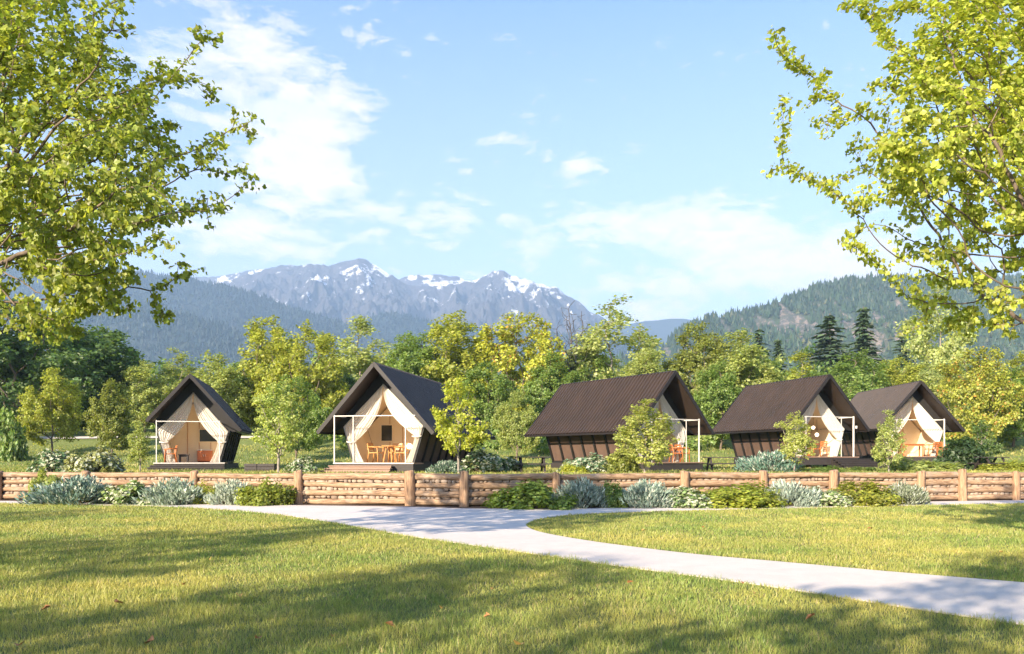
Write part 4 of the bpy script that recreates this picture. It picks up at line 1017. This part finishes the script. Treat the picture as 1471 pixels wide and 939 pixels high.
def cone_forest(name, data, n, hgt, rad, col, lab, seed, hide_steep=True, pxlim=None):
    X_, Y_, Z_ = data; r_ = np.random.default_rng(seed); ny, nx = X_.shape
    jf = r_.random(n) * (nx - 1.001); i_f = (r_.random(n) ** .7) * (min(ny - 1, int(ny * .86)) - .001); j = jf.astype(int); i = i_f.astype(int); fj = jf - j; fi = i_f - i
    def bl(A): return (A[i, j] * (1-fj) + A[i, j+1] * fj) * (1-fi) + (A[i+1, j] * (1-fj) + A[i+1, j+1] * fj) * fi
    x = bl(X_); y = bl(Y_); z = bl(Z_)
    gxx = (Z_[i, j+1] - Z_[i, j]) / (X_[i, j+1] - X_[i, j] + 1e-6); gyy = (Z_[i+1, j] - Z_[i, j]) / (Y_[i+1, j] - Y_[i, j] + 1e-6)
    st = np.sqrt(gxx**2 + gyy**2); m = (z > -10)
    if hide_steep: m &= CLIFF['m'][i, j] < .30; x, y, z = x[m], y[m], z[m]; n = len(x)
    k = 6; a = np.arange(k) * 2 * math.pi / k; V = []; h = hgt * r_.uniform(.55, 1.3, n); w = rad * r_.uniform(.7, 1.3, n); 
    parts = []
    for z0, z1, w0 in ((.08, .62, 1.0), (.36, 1.0, .62)):
        ring = np.stack([x[:, None] + w[:, None] * w0 * np.cos(a + r_.random((n, 1)) * 6) * r_.uniform(.7, 1.2, (n, k)), y[:, None] + w[:, None] * w0 * np.sin(a) * r_.uniform(.7, 1.2, (n, k)), (z + h * z0)[:, None] + r_.uniform(-.06, .06, (n, k)) * h[:, None]], -1)
        tip = np.stack([x, y, z + h * z1], -1)[:, None]; parts.append(np.concatenate([ring, tip], 1))
    V = np.concatenate(parts, 1); b = np.arange(n)[:, None] * (2 * (k + 1)); Fc = []
    for p_ in range(2):
        for q in range(k): Fc.append(b + np.array([[p_*(k+1) + q, p_*(k+1) + (q+1) % k, p_*(k+1) + k]]))
    o = obj(name, np_mesh(name, V.reshape(-1, 3), np.concatenate(Fc), np.repeat(r_.random(n), 2*(k+1))), M['needle']); o.color = tuple(col) + (1,)
    return tag(o, lab, 'forest', kind='stuff')
cone_forest('hill_forest', rh[1], 42000, 13, 3.4, (.042, .072, .030), 'dense conifer forest covering the hill on the right', 1)
cone_forest('hill_forest_pale', rh[1], 5000, 10, 3.6, (.12, .125, .045), 'scattered yellow-green trees among the hill conifers', 2)
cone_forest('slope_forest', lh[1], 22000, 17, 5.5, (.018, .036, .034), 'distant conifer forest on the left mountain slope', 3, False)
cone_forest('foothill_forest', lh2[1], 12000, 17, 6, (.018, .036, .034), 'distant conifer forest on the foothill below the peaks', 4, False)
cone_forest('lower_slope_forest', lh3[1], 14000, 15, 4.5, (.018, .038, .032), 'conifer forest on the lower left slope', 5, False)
# belt of dark pines on the valley floor
r_ = np.random.default_rng(9); n = 420
yy = r_.uniform(300, 420, n); xx = np.where(r_.random(n) < .6, r_.uniform(-.5, -.18, n), r_.uniform(.16, .62, n)) * yy
hh = 21
P = []
tpl = np.empty((2, 2))
gx_ = xx; zg = tz(xx, yy)
me_src = PC[0][1]; nv = len(me_src.vertices); co = np.empty(nv * 3, np.float32); me_src.vertices.foreach_get('co', co); co = co.reshape(-1, 4, 3)
sel = r_.permutation(len(co))[:260]; T = co[sel]; cen = T.mean(1, keepdims=True); T = cen + (T - cen) * 3.4
V = []; s_ = r_.uniform(1.5, 2.6, n)
for i in range(n):
    a = r_.random() * 6.28; c_, s2 = math.cos(a), math.sin(a); q = T * s_[i]; q = q * np.array((1, 1, 1))
    V.append(np.stack([q[..., 0]*c_ - q[..., 1]*s2 + xx[i], q[..., 0]*s2 + q[..., 1]*c_ + yy[i], q[..., 2] + zg[i]], -1))
V = np.concatenate(V).reshape(-1, 3); Fc = np.arange(len(V)).reshape(-1, 4)
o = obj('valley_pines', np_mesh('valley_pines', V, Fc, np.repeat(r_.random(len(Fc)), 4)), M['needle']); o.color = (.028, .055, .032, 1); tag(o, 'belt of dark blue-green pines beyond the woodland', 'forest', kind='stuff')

# ------------------------------------------------------------------ air
b = MB().box(-5600, 5600, -250, 6300, -62, 1180); hz = b.build('haze', None)
t = NT('air_haze'); vp = t.n('ShaderNodeVolumePrincipled'); vp.inputs['Color'].default_value = (.50, .71, 1, 1); vp.inputs['Density'].default_value = 1.85e-4; vp.inputs['Anisotropy'].default_value = 0.1
t.l(vp.outputs[0], t.out.inputs['Volume']); hz.data.materials.clear(); hz.data.materials.append(t.m); tag(hz, kind='stuff')

# ------------------------------------------------------------------ sky, sun, camera
w = bpy.data.worlds.new('World'); sc.world = w; w.use_nodes = True; nt = w.node_tree; nt.nodes.clear()
T_ = NT.__new__(NT); T_.t = nt; T_.out = nt.nodes.new('ShaderNodeOutputWorld'); t = T_
sky = t.n('ShaderNodeTexSky', sky_type='NISHITA', sun_disc=False); sky.sun_elevation = R(SUN_EL); sky.sun_rotation = math.atan2(SUN_AZ[0], SUN_AZ[1]); sky.air_density = 1.0; sky.dust_density = .6; sky.ozone_density = 1.6
tc = t.n('ShaderNodeTexCoord'); sp = t.n('ShaderNodeSeparateXYZ'); t.l(tc.outputs['Generated'], sp.inputs[0])
az = t.math('ARCTAN2', sp.outputs[0], sp.outputs[1]); el = t.math('ARCSINE', sp.outputs[2])
def ae(px_, py_):
    x_, z_ = (px_ - CX) / F, (H0 - py_) / F; return math.atan(x_), math.atan(z_ / math.sqrt(1 + x_ * x_))
cmb = t.n('ShaderNodeCombineXYZ'); t.l(t.math('MULTIPLY', az, 1.0), cmb.inputs[0]); t.l(t.math('MULTIPLY', el, 2.4), cmb.inputs[1])
n1 = t.noise(8.5, 9, .66, cmb.outputs[0], .35); n2 = t.noise(26, 6, .6, cmb.outputs[0], .5)
CL = [ # px, py, half-width px, half-height px, tilt deg, weight
 (400,110,120,55,12,.29),(455,215,75,50,35,.34),(390,240,70,50,0,.18),(240,90,90,70,0,.16),(828,240,36,20,-10,.30),(740,205,50,10,8,.14),(920,210,26,8,0,.16),(560,64,34,10,0,.15),
 (695,315,105,22,4,.29),(975,300,80,22,-6,.30),(1040,345,180,26,5,.24),(1130,400,190,30,0,.28),(380,335,130,34,0,.27),(640,430,300,20,0,.10),(800,357,70,14,0,.12),(1110,318,130,20,0,.12),(600,240,40,14,20,.05),(360,45,50,14,-10,.12)]
tot = None
for (px_, py_, rx, ry, tilt, wt) in CL:
    a0, e0 = ae(px_, py_); ca, sa = math.cos(R(tilt)), math.sin(R(tilt))
    dx = t.math('SUBTRACT', az, a0); dy = t.math('SUBTRACT', el, e0)
    # tilt is measured clockwise in the picture
    ux = t.math('SUBTRACT', t.math('MULTIPLY', dx, ca * F / rx), t.math('MULTIPLY', dy, sa * F / rx)); uy = t.math('ADD', t.math('MULTIPLY', dx, sa * F / ry), t.math('MULTIPLY', dy, ca * F / ry))
    g = t.math('EXPONENT', t.math('MULTIPLY', t.math('ADD', t.math('MULTIPLY', ux, ux), t.math('MULTIPLY', uy, uy)), -.8))
    g = t.math('MULTIPLY', g, wt); tot = g if tot is None else t.math('ADD', tot, g)
low = t.ramp(el, [(.0, (1, 1, 1)), (.34, (0, 0, 0))])       # veil of thin cloud near the horizon
tot = t.math('ADD', tot, t.math('MULTIPLY', low, .20))
s = t.math('ADD', t.math('ADD', t.math('MULTIPLY', n1, 1.0), t.math('MULTIPLY', t.math('SUBTRACT', n2, .5), .75)), tot)
mask = t.ramp(s, [(.64, (0, 0, 0)), (.74, (.5, .5, .5)), (.90, (1, 1, 1))])
shade = t.ramp(t.noise(9, 4, .5, cmb.outputs[0]), [(.36, (.86, .87, .98)), (.58, (1.0, .93, .86))])
CLB = 8.8
cl = t.mix(1.0, shade, (CLB, CLB, CLB), 'MULTIPLY'); cl = t.mix(1.0, cl, t.ramp(el, [(.05, (1, .90, .84)), (.40, (.64, .61, .585))]), 'MULTIPLY')
skc = t.mix(1.0, sky.outputs[0], (.95, 1.07, 1.30), 'MULTIPLY')
hzn = t.ramp(el, [(.0, (1, 1, 1)), (.12, (.75, .75, .75)), (.24, (.35, .35, .35)), (.50, (0, 0, 0))])
skc = t.mix(t.math('MULTIPLY', hzn, .55), skc, (7.6, 6.3, 5.6))
col = t.mix(t.math('MULTIPLY', mask, .93), skc, cl)
bg = t.n('ShaderNodeBackground', i_Strength=.10); t.l(col, bg.inputs[0]); t.l(bg.outputs[0], t.out.inputs[0])
w.cycles.sampling_method = 'MANUAL'; w.cycles.sample_map_resolution = 512

sun = bpy.data.lights.new('sun', 'SUN'); sun.energy = 5.0; sun.angle = R(.6); sun.color = (1, .84, .64)
so = bpy.data.objects.new('sun', sun); C.objects.link(so)
from mathutils import Vector
ce = math.cos(R(SUN_EL)); dvec = Vector((SUN_AZ[0] * ce, SUN_AZ[1] * ce, math.sin(R(SUN_EL)))); so.rotation_euler = dvec.to_track_quat('Z', 'Y').to_euler()

cam = bpy.data.cameras.new('camera'); cam.sensor_width = 36; cam.lens = F / 1471 * 36; cam.shift_y = (H0 - 469.5) / 1471; cam.clip_end = 20000; cam.clip_start = .1
co_ = bpy.data.objects.new('camera', cam); C.objects.link(co_); co_.location = (0, 0, EYE); co_.rotation_euler = (R(90), 0, 0); sc.camera = co_
sc.view_settings.view_transform = 'Standard'; sc.view_settings.look = 'None'; sc.view_settings.exposure = 1.32; sc.view_settings.gamma = 1
sc.cycles.use_adaptive_sampling = True; sc.cycles.adaptive_threshold = .015; sc.cycles.use_denoising = True
sc.cycles.max_bounces = 6; sc.cycles.diffuse_bounces = 3; sc.cycles.glossy_bounces = 2; sc.cycles.transmission_bounces = 4; sc.cycles.volume_bounces = 1; sc.cycles.transparent_max_bounces = 8
